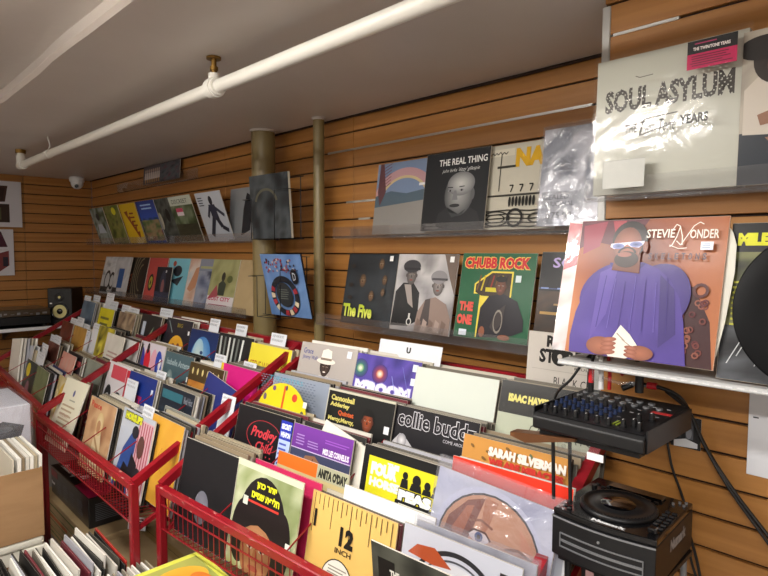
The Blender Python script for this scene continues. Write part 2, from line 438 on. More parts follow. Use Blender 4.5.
# ================================================================ lights, pipes, camera on the ceiling
for i, (x, y, ln, rz, w) in enumerate(STRIPS):
    t = thing('ceiling_light', ['nearest fluorescent strip light on the raised ceiling above the viewer', 'fluorescent strip light on the raised ceiling behind the viewer', 'fluorescent strip light on the raised ceiling left of the aisle', 'farthest fluorescent strip light on the raised ceiling'][i], 'ceiling light', (x, y, 2.25), rz, 'fluorescent strip lights')
    b = MB(); b.rbox((-ln / 2, -.022, -.05), (ln / 2, .022, -.001), .004); b.build('housing', 'white', t)
    for s_ in (-1, 1):
        b = MB(); b.cyl((-ln / 2 + .03, s_ * .04, -.05), (ln / 2 - .03, s_ * .04, -.05), .0075, n=10); b.build('tube', 'tube', t)

t = thing('overhead_pipe', 'long white painted pipe hanging under the ceiling along the shop', 'pipe', (-4.28, .96, 2.09))
b = MB(); b.cyl((.02, 0, 0), (5.9, .02, 0), .0215, n=20); b.build('pipe', 'pipewhite', t)
b = MB(); b.cyl((-.004, 0, 0), (.06, 0, 0), .029, n=18); b.cyl((0, 0, -.01), (0, 0, .06), .026, n=18); b.cyl((0, 0, .05), (0, 0, .1), .02, n=14); b.build('elbow', 'pipewhite', t)
b = MB(); b.cyl((2.46, .008, 0), (2.52, .008, 0), .029, n=18); b.cyl((2.475, .008, 0), (2.505, .008, 0), .033, n=18); b.cyl((2.49, .008, 0), (2.49, .008, .045), .019, n=14); b.build('coupling', 'pipewhite', t)
b = MB(); b.cyl((2.49, .008, .045), (2.49, .008, .1), .009, n=10); b.cyl((2.49, .008, .055), (2.49, .008, .068), .014, n=6); b.cyl((2.49, .008, .092), (2.49, .008, .099), .024, n=16); b.build('hanger', 'brass', t)
b = MB(); b.tube([(.6, .002, .024), (.598, .012, .05), (.6, 0, .099)], .004, 6); b.cyl((.58, 0, 0), (.62, 0, 0), .024, n=16); b.build('hanger', 'pipewhite', t)
b = MB(); b.cyl((0, 0, .075), (0, 0, .098), .03, n=14); b.build('hanger', 'brass', t)

t = thing('steel_column', 'thick olive painted round column in front of the slatwall', 'column', (-2.68, 1.73, 0))
b = MB(); b.cyl((0, 0, 0), (0, 0, ZC), .062, n=32); b.build('shaft', 'pole', t)
b = MB(); b.cyl((0, 0, ZC - .012), (0, 0, ZC - .001), .07, n=32); b.build('collar', 'ceil', t)
t = thing('steel_column', 'thin olive painted pipe column right of the thick column', 'column', (-2.235, 1.755, 0))
b = MB(); b.cyl((0, 0, 0), (0, 0, ZC), .027, n=24); b.build('shaft', 'pole', t)
b = MB(); b.cyl((0, 0, ZC - .012), (0, 0, ZC - .001), .034, n=24); b.build('collar', 'ceil', t)

t = thing('security_camera', 'small white dome security camera on the ceiling in the far corner', 'camera', (-5.52, 1.66, ZC))
b = MB(); b.lathe([(.05, -.001), (.062, -.006), (.062, -.03), (.056, -.045), (.05, -.05)], n=28); b.build('base', 'white', t)
b = MB(); b.lathe([(.049, -.045), (.05, -.06), (.044, -.08), (.03, -.097), (.012, -.105), (.001, -.106)], n=28); b.build('dome', 'white', t)
b = MB(); b.cyl((.03, -.012, -.078), (.047, -.02, -.086), .016, n=18); b.build('lens', 'lens', t)

# ================================================================ shelves
def shelf(label, x0, x1, z, yf, yw=YW, m='acrylic', lip=.045, group='clear plastic record shelves'):
    t = thing('display_shelf', label, 'shelf', (x0, yw, z), 0, group); d = yf - yw; L = x1 - x0
    b = MB(); b.box((0, d, -.004), (L, -.001, 0)); b.build('tray', m, t)
    b = MB(); b.box((0, d - .0035, -.006), (L, d - .0005, lip)); b.cyl((0, d - .002, -.007), (L, d - .002, -.007), .004, n=8); b.build('front_lip', m, t)
    b = MB(); b.box((0, -.004, 0), (L, -.001, .04)); b.build('back_flange', m, t)
    return t
shelf('clear shelf of tilted covers, upper left beyond the thick column', -5.55, -2.79, 1.606, 1.735)
shelf('clear shelf of covers, lower left beyond the thick column', -5.45, -2.79, 1.186, 1.68)
shelf('clear shelf of four covers on the upper right of the long wall', -2.11, -.72, 1.616, 1.742)
shelf('clear shelf under the green and black covers, lower right of the long wall', -2.13, -.72, 1.218, 1.655)
shelf('clear shelf under the big white cover on the nearer wall', -.676, .4, 1.682, 1.365, YN)
t = shelf('white beaded edge shelf under the orange cover on the nearer wall', -.668, .4, 1.298, 1.235, YN, mat('shelf_white', '#c2c3c3', rough=.4), .001)
b = MB()
for i in range(54): b.cyl((.01 + i * .02, -.218, -.006), (.022 + i * .02, -.218, -.006), .0026, n=6)
b.build('beading', 'white', t)
b = MB(); b.box((.075, -.2, -.04), (.1, -.197, -.005)); b.tube([(.1, -.2, -.03), (.14, -.2, -.036), (.17, -.2, -.03)], .004, 6); b.build('clip', 'acrylic', t)

# photo card in a clear strip high on the wall
a = Art(.62, .135, 5); a.noise(['#3a3a40', '#6a5a58', '#8a7a70'], 10, 3); a.rect(0, 0, 1, 1, '#57525a')
a.noise(['#2b3036', '#59636a', '#6d3040'], 8, 7, (.5, .05, .97, .95), 5)
for i in range(8):
    x = .05 + i * .056; a.ell(x + .02, .72, .02, .1, '#a8948a'); a.poly([(x - .005, .25), (x + .045, .25), (x + .04, .62), (x, .62)], '#c2b8b4'); a.rect(x + .008, .06, .024, .2, '#b08a50')
sleeve('small photo of a row of people in a clear strip near the ceiling', a, (-4.48, 1.815, 2.05), 4, 0, 0, th=.003, name='photo_card', cat='photo')
t = thing('sign_holder', 'long clear empty strip holder high on the far end of the wall', 'sign holder', (-5.1, 1.849, 2.03))
b = MB(); b.box((0, -.006, 0), (1.45, -.003, .075)); b.build('strip', 'acrylic', t)

# wire racks with records on the thick column
def wire_rack(label, x, z, rz):
    t = thing('wire_rack', label, 'rack', (x, 1.632, z), rz, 'black wire racks on the column')
    r = .0022
    b = MB()
    for pts in ([(.0, .025, .2), (.0, -.07, .2), (.07, -.07, .2), (.07, -.07, 0), (.07, .02, 0)], [(.35, .025, .235), (.35, -.07, .235), (.25, -.07, .235), (.25, -.07, 0), (.25, .02, 0)], [(0, .02, 0), (.36, .02, 0)], [(.07, -.07, 0), (.25, -.07, 0)], [(0, .02, .3), (.36, .02, .3)], [(.02, .02, 0), (.02, .02, .3)], [(.34, .02, 0), (.34, .02, .3)]):
        b.tube(pts, r, 6, 1)
    b.build('wire_frame', 'black', t)
    return t
wire_rack('black wire rack holding the dark cover, upper rack on the column', -2.62, 1.608, R(5))
wire_rack('black wire rack holding the blue cover, lower rack on the column', -2.575, 1.222, R(5))

# ================================================================ the three red bins
def record_bin(label, x, y, yaw, w, zr, depth=.72, slope=.57, zb=.6):
    t = thing('record_bin', label, 'record bin', (x, y, 0), R(yaw), 'red metal record bins')
    s = .028; zk = zr + slope * depth
    def leg(u, v, top):
        b = MB(); b.rbox((u - s / 2, v - s / 2, 0), (u + s / 2, v + s / 2, top), .003, 1); b.build('leg', 'red', t)
    leg(0, 0, zr); leg(w, 0, zr); leg(0, depth, zk); leg(w, depth, zk)
    b = MB(); b.rbox((s / 2, -s / 2, zr - s), (w - s / 2, s / 2, zr), .003, 1); b.build('front_rail', 'redworn', t)
    b = MB(); b.rbox((s / 2, depth - s / 2, zk - .05), (w - s / 2, depth + s / 2, zk), .003, 1); b.build('back_rail', 'red', t)
    for u in (0, w):
        b = MB(); b.bar((u, s / 2 - .012, zr - s / 2 + .01), (u, depth - s / 2, zk - s / 2), s, s); b.build('side_rail', 'red', t)
        b = MB(); b.bar((u, s / 2, zb - .02), (u, depth - s / 2, zb + .30), .014, .014); b.build('lower_side_rail', 'red', t)
    b = MB(); g = .0011; n = int(w / .03)
    for i in range(1, n): b.bar((w * i / n, -.004, zr - s), (w * i / n, -.004, zb), 2 * g, 2 * g)
    for z in (zr - s - .035, zb): b.bar((s / 2, -.007, z), (w - s / 2, -.007, z), .004, .004)
    # the wires turn under and run back as the basket's floor
    for i in range(1, n): b.bar((w * i / n, -.004, zb), (w * i / n, .13, zb - .022), 2 * g, 2 * g)
    b.build('wire_basket', 'red', t)
    # stepped trays the rows of records stand on
    for k, (v0, v1, z) in enumerate(((.12, .185, zb - .032), (.19, .33, zb + .055), (.34, .49, zb + .125), (.5, depth - s / 2 - .002, zb + .215))):
        b = MB(); b.box((s / 2, v0, z - .004), (w - s / 2, v1, z)); b.build('tray', 'red', t)
    for k in range(1, 4):
        u = w * k / 4
        b = MB(); b.bar((u, .01, zr - .02), (u, depth - .03, zr + slope * depth - .075), .0035, .0035); b.build('divider_rod', 'red', t)
    return t
BIN2 = record_bin('nearest red metal record bin below the mixer', -1.915, .812, 4, 1.30, .748)
BIN1 = record_bin('middle red metal record bin between the other two', -3.2, .752, 0, 1.20, .748)
BIN0 = record_bin('farthest red metal record bin by the black speaker', -4.9, .885, -3.3, 1.63, .748)
POS={'hat':(-1.885, 1.313, 0.881, 16, 4),
'mroom':(-1.587, 1.333, 0.872, 16, 4),
'white_a':(-1.285, 1.343, 0.861, 16, 4),
'isaac':(-0.959, 1.363, 0.867, 16, 4),
'rsd':(-0.951, 1.537, 0.978, 6, 2),
'dial':(-1.895, 1.194, 0.768, 14, 4),
'cann':(-1.584, 1.214, 0.759, 14, 4),
'collie':(-1.274, 1.244, 0.751, 14, 4),
'sarah':(-0.977, 1.214, 0.731, 14, 4),
'prod':(-1.872, 1.029, 0.679, 13, 4),
'luc':(-1.595, 1.049, 0.67, 13, 4),
'peas':(-1.238, 1.079, 0.67, 13, 4),
'arc':(-0.916, 1.119, 0.731, 13, 4),
'red':(-0.916, 1.089, 0.699, 13, 4),
'lady':(-0.939, 1.049, 0.697, 13, 4),
'blanksheet':(-1.521, 1.083, 0.721, 16, 4),
'black':(-1.901, 0.845, 0.587, 11, 4),
'heb':(-1.594, 0.87, 0.589, 11, 4),
'twelve':(-1.279, 0.925, 0.564, 11, 4),
'wdisc':(-0.936, 0.94, 0.578, 11, 4),
'dark':(-0.941, 0.912, 0.572, -5, 4),
'anita':(-1.518, 0.965, 0.607, 12, 4),
'pinkedge':(-1.583, 0.925, 0.574, 11, 4),
'wstrip':(-1.207, 0.98, 0.584, 11, 4),
'clearbag':(-0.921, 0.97, 0.583, 11, 4),
'b1phar':(-3.199, 1.344, 0.865, 14, 0),
'b1blue':(-2.885, 1.334, 0.834, 14, 0),
'b1zeb':(-2.587, 1.334, 0.843, 14, 0),
'b1winw':(-2.278, 1.324, 0.83, 14, 0),
'b1col':(-3.2, 1.194, 0.749, 14, 0),
'b1grey':(-2.893, 1.194, 0.731, 14, 0),
'b1brown':(-2.574, 1.174, 0.721, 14, 0),
'b1tilt':(-2.377, 1.134, 0.722, 14, 0),
'b1pink':(-2.316, 1.194, 0.75, 14, 0),
'b1skull':(-3.205, 1.024, 0.659, 14, 0),
'b1blu2':(-2.891, 1.014, 0.653, 14, 0),
'b1teal':(-2.545, 1.024, 0.644, 14, 0),
'b1photo':(-2.381, 0.974, 0.64, 14, 0),
'b1paper':(-3.23, 0.782, 0.602, 22, 0),
'b1lady':(-2.839, 0.819, 0.571, 13, 0),
'b1mag':(-2.48, 0.835, 0.586, 13, 0),
'b1yel':(-2.29, 0.86, 0.60, 13, 0),
'b0_1':(-4.747, 1.374, 0.865, 14, -3),
'b0_2':(-4.35, 1.364, 0.84, 14, -3),
'b0_3':(-3.933, 1.344, 0.844, 14, -3),
'b0_4':(-3.531, 1.334, 0.863, 14, -3),
'b0_5':(-4.819, 1.244, 0.715, 14, -3),
'b0_6':(-4.501, 1.234, 0.708, 14, -3),
'b0_7':(-3.895, 1.204, 0.767, 14, -3),
'b0_8':(-3.667, 1.174, 0.748, 14, -3),
'b0_9':(-3.481, 1.194, 0.748, 14, -3),
'b0_10':(-4.54, 1.074, 0.612, 14, -3),
'b0_11':(-4.101, 1.024, 0.601, 14, -3),
'b0_12':(-4.035, 1.064, 0.605, 14, -3),
'b0_13':(-3.627, 1.044, 0.611, 14, -3),
'b0_14':(-4.667, 0.954, 0.574, 14, -3),
'b0_15':(-4.464, 0.924, 0.513, 14, -3),
'b0_16':(-4.092, 0.894, 0.522, 14, -3),
'b0_17':(-3.483, 0.854, 0.566, 14, -3),
'b0_18':(-5.343, 0.924, 0.251, 14, -3),
'rain':(-1.883, 1.776, 1.624, 8, 0),
'real':(-1.585, 1.766, 1.631, 8, 0),
'nat':(-1.31, 1.786, 1.63, 8, 0),
'silver':(-1.038, 1.746, 1.635, 8, 0),
'five':(-2.001, 1.69, 1.228, 11, 0),
'duo':(-1.683, 1.69, 1.229, 11, 0),
'chubb':(-1.347, 1.69, 1.235, 11, 0),
'so':(-1.02, 1.7, 1.24, 11, 0),
'stevie':(-0.659, 1.244, 1.318, 14, 0),
'stevie_b':(-0.685, 1.264, 1.312, 14, 0),
'miles':(-0.342, 1.254, 1.303, 14, 0),
'soulr':(-0.352, 1.379, 1.688, 2, 0)}
# ================================================================ covers on the walls
def A_(bg='#222', seed=1, w=.315, h=.315, c2=None):
    return Art(w, h, seed).rect(.002, .002, .996, .996, bg, c2)
def put(key, label, art, m='card', tilt=0, lean=None, yaw=None, dy=0, dz=0, dx=0, **k):
    x, y, z, l, yw = POS[key]; x += dx; z += dz
    if len(label.split()) > 16: print('LONG', label)
    return sleeve(label, art, (x, y + dy, z), l if lean is None else lean, yw if yaw is None else yaw, tilt, m, **k)
G1 = 'records on the wall shelves'

# -- big white boxed cover on the nearer wall
a = A_('#c6c6ba', 2, .325, .325, '#bdbdb0')
def zig(a, t, x, y, w, h):
    a.text(t, x, y, w, h, '#3c3733', bold=.03)
    n = int(w * 60)
    for j in range(int(h * 60)):
        for i in range(n):
            if (i + j) % 2 == 0: a.rect(x + i * w / n, y + j / 60, w / n * .55, .008, '#c2c2b6')
zig(a, 'SOUL ASYLUM', .07, .60, .86, .17)
a.text('THE', .265, .415, .085, .062, '#2a2622', bold=.02); a.text('YEARS', .635, .425, .175, .064, '#2a2622', bold=.02)
a.text('Twin Tone', .375, .40, .235, .085, '#2a2622', shear=.3)
a.line(.37, .39, .60, .445, .007, '#2a2622'); a.line(.40, .50, .62, .515, .007, '#2a2622'); a.line(.37, .39, .40, .50, .007, '#2a2622')
a.rect(.665, .775, .295, .185, '#b5174f'); a.rect(.665, .875, .295, .085, '#141214'); a.text('THE TWIN/TONE YEARS', .70, .895, .22, .022, '#e8dcd8', bold=.02)
a.rect(.71, .935, .13, .008, '#9a2a55'); a.lines(.685, .79, .25, .075, 5, '#5c0f30')
a.rect(.12, .03, .30, .20, '#c4c5bf'); a.line(.12, .23, .42, .23, .003, '#a9aaa6'); a.line(.12, .03, .12, .23, .003, '#a9aaa6')
a.path([(.33, .81), (.36, .795), (.45, .80)], .006, '#6b675f'); a.path([(.8, .78), (.81, .77), (.86, .765)], .004, '#8b877f')
o = sleeve('big white boxed record with band lettering made of small checks, top of the nearer wall', a, (-.668, 1.386, 1.689), 2, 0, 0, 'gloss', .022, edge='#d9d8d0', group=G1)
bag_part(o, .325, .325)

# -- two seated people, cut by the right edge
a = A_('#8b8175', 3); a.noise(['#6f675e', '#a39a8c', '#b5ac9d', '#77706a'], 14, 5)
a.poly([(0, .0), (.42, 0), (.40, .28), (.3, .36), (0, .34)], '#2b3038'); a.poly([(.02, .33), (.42, .30), (.47, .50), (.36, .70), (.14, .74), (.02, .62)], '#c5bcb0')
a.line(.2, .7, .27, .42, .012, '#8e8578'); a.ell(.20, .80, .135, .16, '#2a211d'); a.ell(.245, .765, .10, .125, '#94694f', '#7d543d'); a.ell(.13, .88, .16, .08, '#1f1916')
a.poly([(.1, .45), (.4, .55), (.52, .66), (.5, .58), (.38, .42), (.12, .38)], '#8d6650'); a.poly([(.15, .30), (.48, .34), (.5, .26), (.35, .18), (.2, .24)], '#8d6650')
for i in range(4): a.line(.34 + i * .035, .28, .40 + i * .035, .17, .022, '#a57c62')
a.poly([(.5, 0), (1, 0), (1, .7), (.75, .78), (.55, .5)], '#4a4038'); a.face(.62, .8, .12, '#6f4b38', '#5a3b2b', hair='#1b1613')
a.rect(.36, .70, .62, .27, '#3d1f92'); a.lines(.39, .72, .5, .22, 5, '#6a4ab5')
put('soulr', 'cover photo of two seated people with a purple sticker, beside the big white boxed record', a, 'gloss', group=G1)

# -- orange-brown cover with a man in sunglasses
a = A_('#8a4428', 4); a.noise(['#6b3526', '#96502f', '#b06b42', '#c07e50'], 18, 9, (.002, .002, .998, .998), 1.6)
a.poly([(.0, .998), (.5, .998), (.42, .86), (.3, .80), (.1, .84), (0, .78)], '#5a2632'); a.poly([(.02, .96), (.2, .99), (.16, .8), (.04, .74)], '#8c2f42'); a.poly([(.24, .99), (.34, .99), (.28, .84)], '#a03a44')
a.poly([(.70, 0), (.99, 0), (.95, .30), (.84, .52), (.78, .54), (.69, .45)], '#3a1a1c')
for i in range(26):
    x = .71 + a.rnd.random() * .22; y = .06 + a.rnd.random() * .42; a.ring(x, y, .012, .022, ['#6f3630', '#5c2428', '#8a5040'][i % 3], n=8)
a.ring(.88, .50, .03, .05, '#4f2222', n=12)
a.ell(.30, .46, .25, .20, '#54429a', '#463482', rot=35); a.ell(.62, .44, .20, .24, '#4c3a8a', '#3d2d74', rot=-20); a.poly([(.04, 0), (.03, .12), (.05, .30), (.10, .46), (.19, .60), (.28, .66), (.38, .69), (.50, .68), (.60, .64), (.69, .56), (.76, .44), (.80, .28), (.84, 0)], '#4c3a8a'); a.ell(.22, .16, .17, .10, '#5a489c', '#4c3a8a', rot=-12); a.ell(.66, .14, .16, .09, '#46357f', '#4c3a8a', rot=14); a.ring(.385, .675, .095, .125, '#3b2c70', .45, 180, 360, 14)
a.poly([(.2, .6), (.33, .67), (.28, .3), (.18, .1)], '#5d4b9d'); a.poly([(.62, .6), (.72, .5), (.76, .2), (.66, .1)], '#3b2c70')
for i in range(7): a.line(.25 + i * .07, .58 - .02 * (i % 3), .22 + i * .08, .2, .006, ['#3d2d78', '#6557a8'][i % 2])
a.poly([(.28, .62), (.48, .60), (.47, .76), (.30, .76)], '#6b3b2c')
a.ell(.385, .845, .125, .135, '#1c1210'); a.ell(.372, .80, .10, .135, '#a06048', '#6d3a2a'); a.ell(.375, .70, .085, .06, '#2c1a16')
a.ell(.36, .735, .05, .018, '#8c4f40'); a.ring(.375, .745, .05, .066, '#221512', .7, 0, 180, 10)
a.poly([(.255, .815), (.49, .835), (.49, .815), (.455, .785), (.40, .79), (.37, .81), (.34, .785), (.28, .775), (.25, .79)], '#d6d3e8'); a.ell(.308, .796, .043, .020, '#34406a', '#7f88c0'); a.ell(.432, .808, .043, .020, '#34406a', '#7f88c0')
a.ell(.5, .79, .018, .04, '#7d4432')
a.poly([(.30, .04), (.40, .23), (.47, .17), (.56, .06), (.46, .0), (.34, 0)], '#e3ddd2'); a.line(.38, .17, .44, .12, .008, '#9a8a78'); a.line(.42, .13, .5, .08, .006, '#9a8a78')
a.ell(.27, .07, .10, .065, '#a5654b', '#84503c')
for i in range(4): a.ell(.33, .03 + .03 * i, .055, .017, '#b0705a', '#8a523e', rot=8)
a.ell(.55, .05, .09, .05, '#a5654b', '#84503c')
for i in range(3): a.ell(.49, .025 + .026 * i, .045, .015, '#b0705a', '#8a523e', rot=-6)
a.text('STEVIE', .50, .852, .185, .062, '#efe6da', bold=.012); a.text('ONDER', .78, .845, .175, .062, '#efe6da', bold=.012)
a.path([(.665, .90), (.69, .945), (.715, .93), (.70, .86), (.675, .80), (.66, .79)], .006, '#efe6da'); a.path([(.70, .83), (.73, .80), (.80, .93), (.835, .955), (.86, .94)], .006, '#efe6da'); a.path([(.66, .80), (.72, .775), (.77, .78)], .005, '#efe6da'); a.path([(.715, .93), (.735, .86), (.74, .80)], .006, '#efe6da')
for i, ch in enumerate('SKELETONS'): a.text(ch, .53 + i * .043, .70, .024, .045, '#3f2033', bold=.02)
a.rect(.855, .765, .075, .055, '#dfe4ee'); a.lines(.862, .775, .06, .035, 3, '#8fa0c0')
put('stevie', 'orange brown cover of a bearded man in sunglasses and a purple top', a, 'gloss', edge='#b98262', group=G1)
# its white inner sleeve slipping out to the right
b = MB(); pts = [(.316, .03), (.325, .1), (.332, .2), (.330, .255), (.322, .28), (.316, .29)]
b.prism([(.30, .02)] + pts + [(.30, .3)], .0045, .006); q = b.build('inner_sleeve', 'whiteplastic', bpy.data.objects['record_sleeve.002'] if 'record_sleeve.002' in bpy.data.objects else None)
q.matrix_basis = Matrix.Identity(4)

a = A_('#b9b3b0', 6); a.noise(['#8f8a8c', '#d8d5d6', '#c49a94', '#e9e8ea'], 16, 12, sc=7); a.poly([(0, .62), (.2, .7), (.16, .98), (0, .998)], '#a0303c')
o = sleeve('crinkly wrapped pale cover peeping out left of the orange brown cover', a, (-.699, 1.256, 1.316), 14, 0, 0, 'shrink', group=G1)

a = A_('#22231d', 7); a.rect(.002, .81, .996, .188, '#1a1a1c'); a.text('MILES DAVIS', .04, .85, .46, .085, '#dfe02a', bold=.05)
a.noise(['#15170f', '#4a4d2c', '#8f9060', '#26271c'], 16, 4, (.002, .30, .998, .81), 5); a.noise(['#2c2d31', '#55585d', '#1c1d20'], 12, 8, (.002, .002, .998, .34), 4)
a.lines(.04, .33, .13, .30, 9, '#c8c640'); a.text('PRESTIGE', .05, .50, .03, .09, '#c8c640')
for i in range(9): a.line(.05 + i * .05, .10 + (i % 3) * .05, .12 + i * .05, .26 + (i % 2) * .05, .006, '#c8cacc')
o = put('miles', 'dark wrapped cover with yellow title and a black disc held against it, far right shelf', a, 'gloss', group=G1)
t = thing('vinyl_record', 'black vinyl record standing in front of the yellow titled dark cover', 'vinyl record', (-.16, 1.222, 1.452))
t.rotation_euler = (-R(12), 0, 0)
b = MB(); b.lathe([(.004, -.001), (.05, -.001), (.0505, -.0013), (.147, -.0013), (.1495, -.0007), (.1495, .0007), (.147, .0013), (.0505, .0013), (.05, .001), (.004, .001)], n=96, mtx=Matrix.Rotation(PI / 2, 4, 'X')); b.build('disc', M['vinyl'], t)
b = MB(); b.lathe([(.004, .0012), (.05, .0016)], n=48, mtx=Matrix.Rotation(PI / 2, 4, 'X')); b.build('centre_label', mat('label_yellow', '#c9a43a', rough=.6), t)

# -- upper right shelf of the long wall
a = A_('#7d8696', 8); a.rect(.002, .5, .996, .498, '#6d7f9c', '#8795aa'); a.poly([(0, .55), (.3, .62), (.6, .56), (1, .60), (1, .998), (0, .998)], '#7487a5')
a.ring(.55, .35, .50, .62, '#b78f94', .9, 20, 160, 24); a.ring(.55, .35, .46, .50, '#c8b58a', .9, 20, 160, 24); a.poly([(0, .38), (1, .45), (1, .60), (.6, .55), (.3, .60), (0, .54)], '#4f6270')
a.poly([(0, 0), (1, 0), (1, .45), (0, .38)], '#8a8783'); a.poly([(.05, .998), (.12, .998), (.2, .6), (.1, .4), (.04, .6)], '#5f3d42')
for i in range(7): a.line(.1, .62 + i * .05, .28, .72 + i * .045, .010, '#6d3f45')
a.rect(.82, .64, .12, .035, '#e8e8ea')
o = put('rain', 'landscape cover with tree and rainbow, leftmost on the upper right shelf', a, 'shrink', group=G1)
a = A_('#17181b', 9, c2='#1e2024'); a.text('THE REAL THING', .22, .825, .74, .085, '#e9e9e6', bold=.01); a.text("john birks 'dizzy' gillespie", .28, .725, .58, .06, '#cfcfcc', shear=.35)
a.poly([(.22, 0), (.28, .22), (.42, .30), (.72, .30), (.88, .22), (.97, 0)], '#26272a'); a.ell(.58, .45, .225, .27, '#a6a6a4', '#4a4b4d'); a.ell(.60, .58, .21, .15, '#c3c3c0', '#6d6e70')
a.ell(.79, .44, .03, .07, '#5b5c5e')
for q in (-1, 1): a.ell(.53 + q * .09, .50, .035, .014, '#86868a', n=8); a.ell(.53 + q * .09, .50, .014, .014, '#101010', n=8); a.line(.53 + q * .05, .54, .53 + q * .13, .545, .012, '#2c2c2e')
a.poly([(.505, .5), (.54, .5), (.57, .38), (.48, .38)], '#76777a'); a.ell(.53, .31, .08, .022, '#2a2a2c'); a.poly([(.4, .3), (.44, .23), (.6, .2), (.7, .26), (.66, .2), (.5, .16)], '#3a3b3d')
a.text('PERCEPTION', .08, .065, .17, .022, '#9a9a98'); a.rect(.08, .03, .22, .015, '#77777a')
put('real', 'black cover with a grey portrait of a man, second on the upper right shelf', a, 'gloss', group=G1)
a = A_('#bdb7a6', 10, c2='#c6c1b1'); a.rect(.002, .002, .03, .996, '#8f8a7b'); a.rect(.06, .865, .36, .085, '#d6d0bd'); a.scribble(.09, .885, .24, .03, '#4a463c')
a.text('NAT', .44, .72, .52, .22, '#d3a41f', bold=.045); a.text('ADDERLEY', .78, .645, .45, .085, '#22211d', bold=.02); a.rect(.24, .45, .012, .44, '#3a382f'); a.rect(.2, .72, .25, .028, '#34322b')
for i in range(3): a.path([(.39 + i * .13, .51), (.44 + i * .13, .51), (.41 + i * .13, .43)], .016, '#24231e')
a.rect(.03, .385, .94, .022, '#2c2a25'); a.rect(.02, .40, .9, .008, '#5a574d')
for i in range(8): a.ell(.41 + i * .045, .32, .018, .06, '#1f1e1b')
a.ring(.24, .125, .17, .20, '#2c2a25', .45); a.ring(.24, .125, .11, .13, '#2c2a25', .4)
for y in (.03, .075, .12, .165, .21): a.path([(.08, y), (.4, y + .012), (.7, y - .006), (.96, y + .01)], .014, '#2c2a25')
a.ring(.5, .13, .08, .11, '#1f1e1b', 1); a.ring(.8, .12, .10, .13, '#3a382f', .5)
put('nat', 'pale cover with a sketched trumpet and yellow capitals, third on the upper right shelf', a, 'card', group=G1)
a = A_('#9aa0a8', 11, .33, .33); a.noise(['#7d848d', '#c9ced4', '#f2f4f6', '#8e959d', '#aab0b8'], 18, 5, sc=4, sharp=1.4); a.rect(.03, .02, .50, .33, '#a9aeb2')
a.text('SEALED', .07, .27, .26, .05, '#3f4347'); a.text('ORIGINAL', .07, .20, .32, .05, '#3f4347'); a.text('$75.00', .10, .07, .27, .07, '#3f4347')
o = put('silver', 'silvery plastic wrapped record with a handwritten price note, fourth on the upper right shelf', a, 'shrink', group=G1); bag_part(o, .33, .33, 'bag')

# -- lower right shelf of the long wall
a = A_('#121416', 12); a.noise(['#0d0e10', '#1d2125', '#2c3238', '#15171a'], 14, 3, sc=3)
for x, y, r in ((.36, .62, .075), (.70, .86, .06), (.80, .64, .055), (.58, .41, .06), (.80, .47, .045)): a.face(x, y, r, '#8a6a4a', '#3a2a1e', lip='#5a3a2c')
for x, y in ((.15, .82), (.15, .55), (.16, .37)): a.ell(x, y, .05, .03, '#2c231c')
a.text('The Five', .05, .095, .60, .185, '#b9c93a', bold=.03, c2='#dfe36a'); a.sticker(.86, .90, .065)
put('five', 'dark cover with five faces and yellow green title, leftmost on the lower right shelf', a, 'gloss', group=G1)
a = A_('#8a8688', 13); a.noise(['#6b686a', '#a9a6a8', '#c6c3c2', '#8b8889'], 14, 6, sc=3); a.poly([(.78, .998), (.998, .998), (.998, .5), (.9, .7)], '#6f5f55')
a.poly([(0, .05), (.02, .50), (.14, .62), (.32, .62), (.44, .50), (.46, .14), (.3, .06)], '#16171a'); a.poly([(.16, .6), (.28, .6), (.36, .3), (.26, .36)], '#9c928c'); a.face(.27, .72, .095, '#7d7572', '#4c4644'); a.ell(.26, .84, .15, .085, '#38363a'); a.rect(.13, .79, .28, .03, '#26262a')
a.poly([(.42, .0), (.45, .26), (.56, .42), (.72, .46), (.9, .38), (.99, .2), (.99, 0)], '#8f7a70'); a.poly([(.56, .42), (.64, .44), (.66, .1), (.5, .1)], '#4a4140'); a.face(.74, .60, .095, '#9a9290', '#5a5250'); a.ell(.74, .71, .13, .085, '#8b888a'); a.rect(.63, .67, .25, .028, '#4c4a4d')
a.ring(.33, .12, .03, .045, '#d0ccc8', 1.1); a.rect(.31, .16, .03, .07, '#d0ccc8'); a.text('ERIC B.', .80, .02, .13, .02, '#d8d4d0'); a.sticker(.88, .90, .065)
for i in range(5): a.poly([(.45 + i * .1, .02), (.52 + i * .1, .02), (.54 + i * .1, .14), (.47 + i * .1, .18)], ['#77635a', '#a8948a'][i % 2])
put('duo', 'greyish photo cover of two people in caps, second on the lower right shelf', a, 'gloss', group=G1)
a = A_('#1d5b3a', 14)
a.text('CHUBB ROCK', .035, .81, .90, .15, '#e8c25a', bold=.07); a.text('CHUBB ROCK', .045, .82, .88, .13, '#c8232b', bold=.035)
a.poly([(.22, .52), (.22, .64), (.44, .79), (.73, .79), (.73, .50), (.62, .48), (.33, .1), (.33, .02), (.31, .02), (.31, .52)], '#e6d24a'); a.poly([(.24, .54), (.24, .63), (.45, .77), (.71, .77), (.71, .50), (.33, .50)], '#3a2a1c')
for i in range(7): a.line(.26 + i * .06, .56, .30 + i * .06, .74, .02, ['#6a4a1c', '#c9b21f', '#2a1c12', '#8c2a1c'][i % 4])
a.rect(.38, .55, .2, .05, '#c9bb22')
a.poly([(.33, .02), (.34, .36), (.44, .50), (.62, .54), (.82, .46), (.92, .26), (.93, .14), (.8, .08), (.6, .04)], '#1d1a22'); a.face(.585, .615, .075, '#7d4a35', '#54301f'); a.ell(.585, .70, .075, .035, '#17110e')
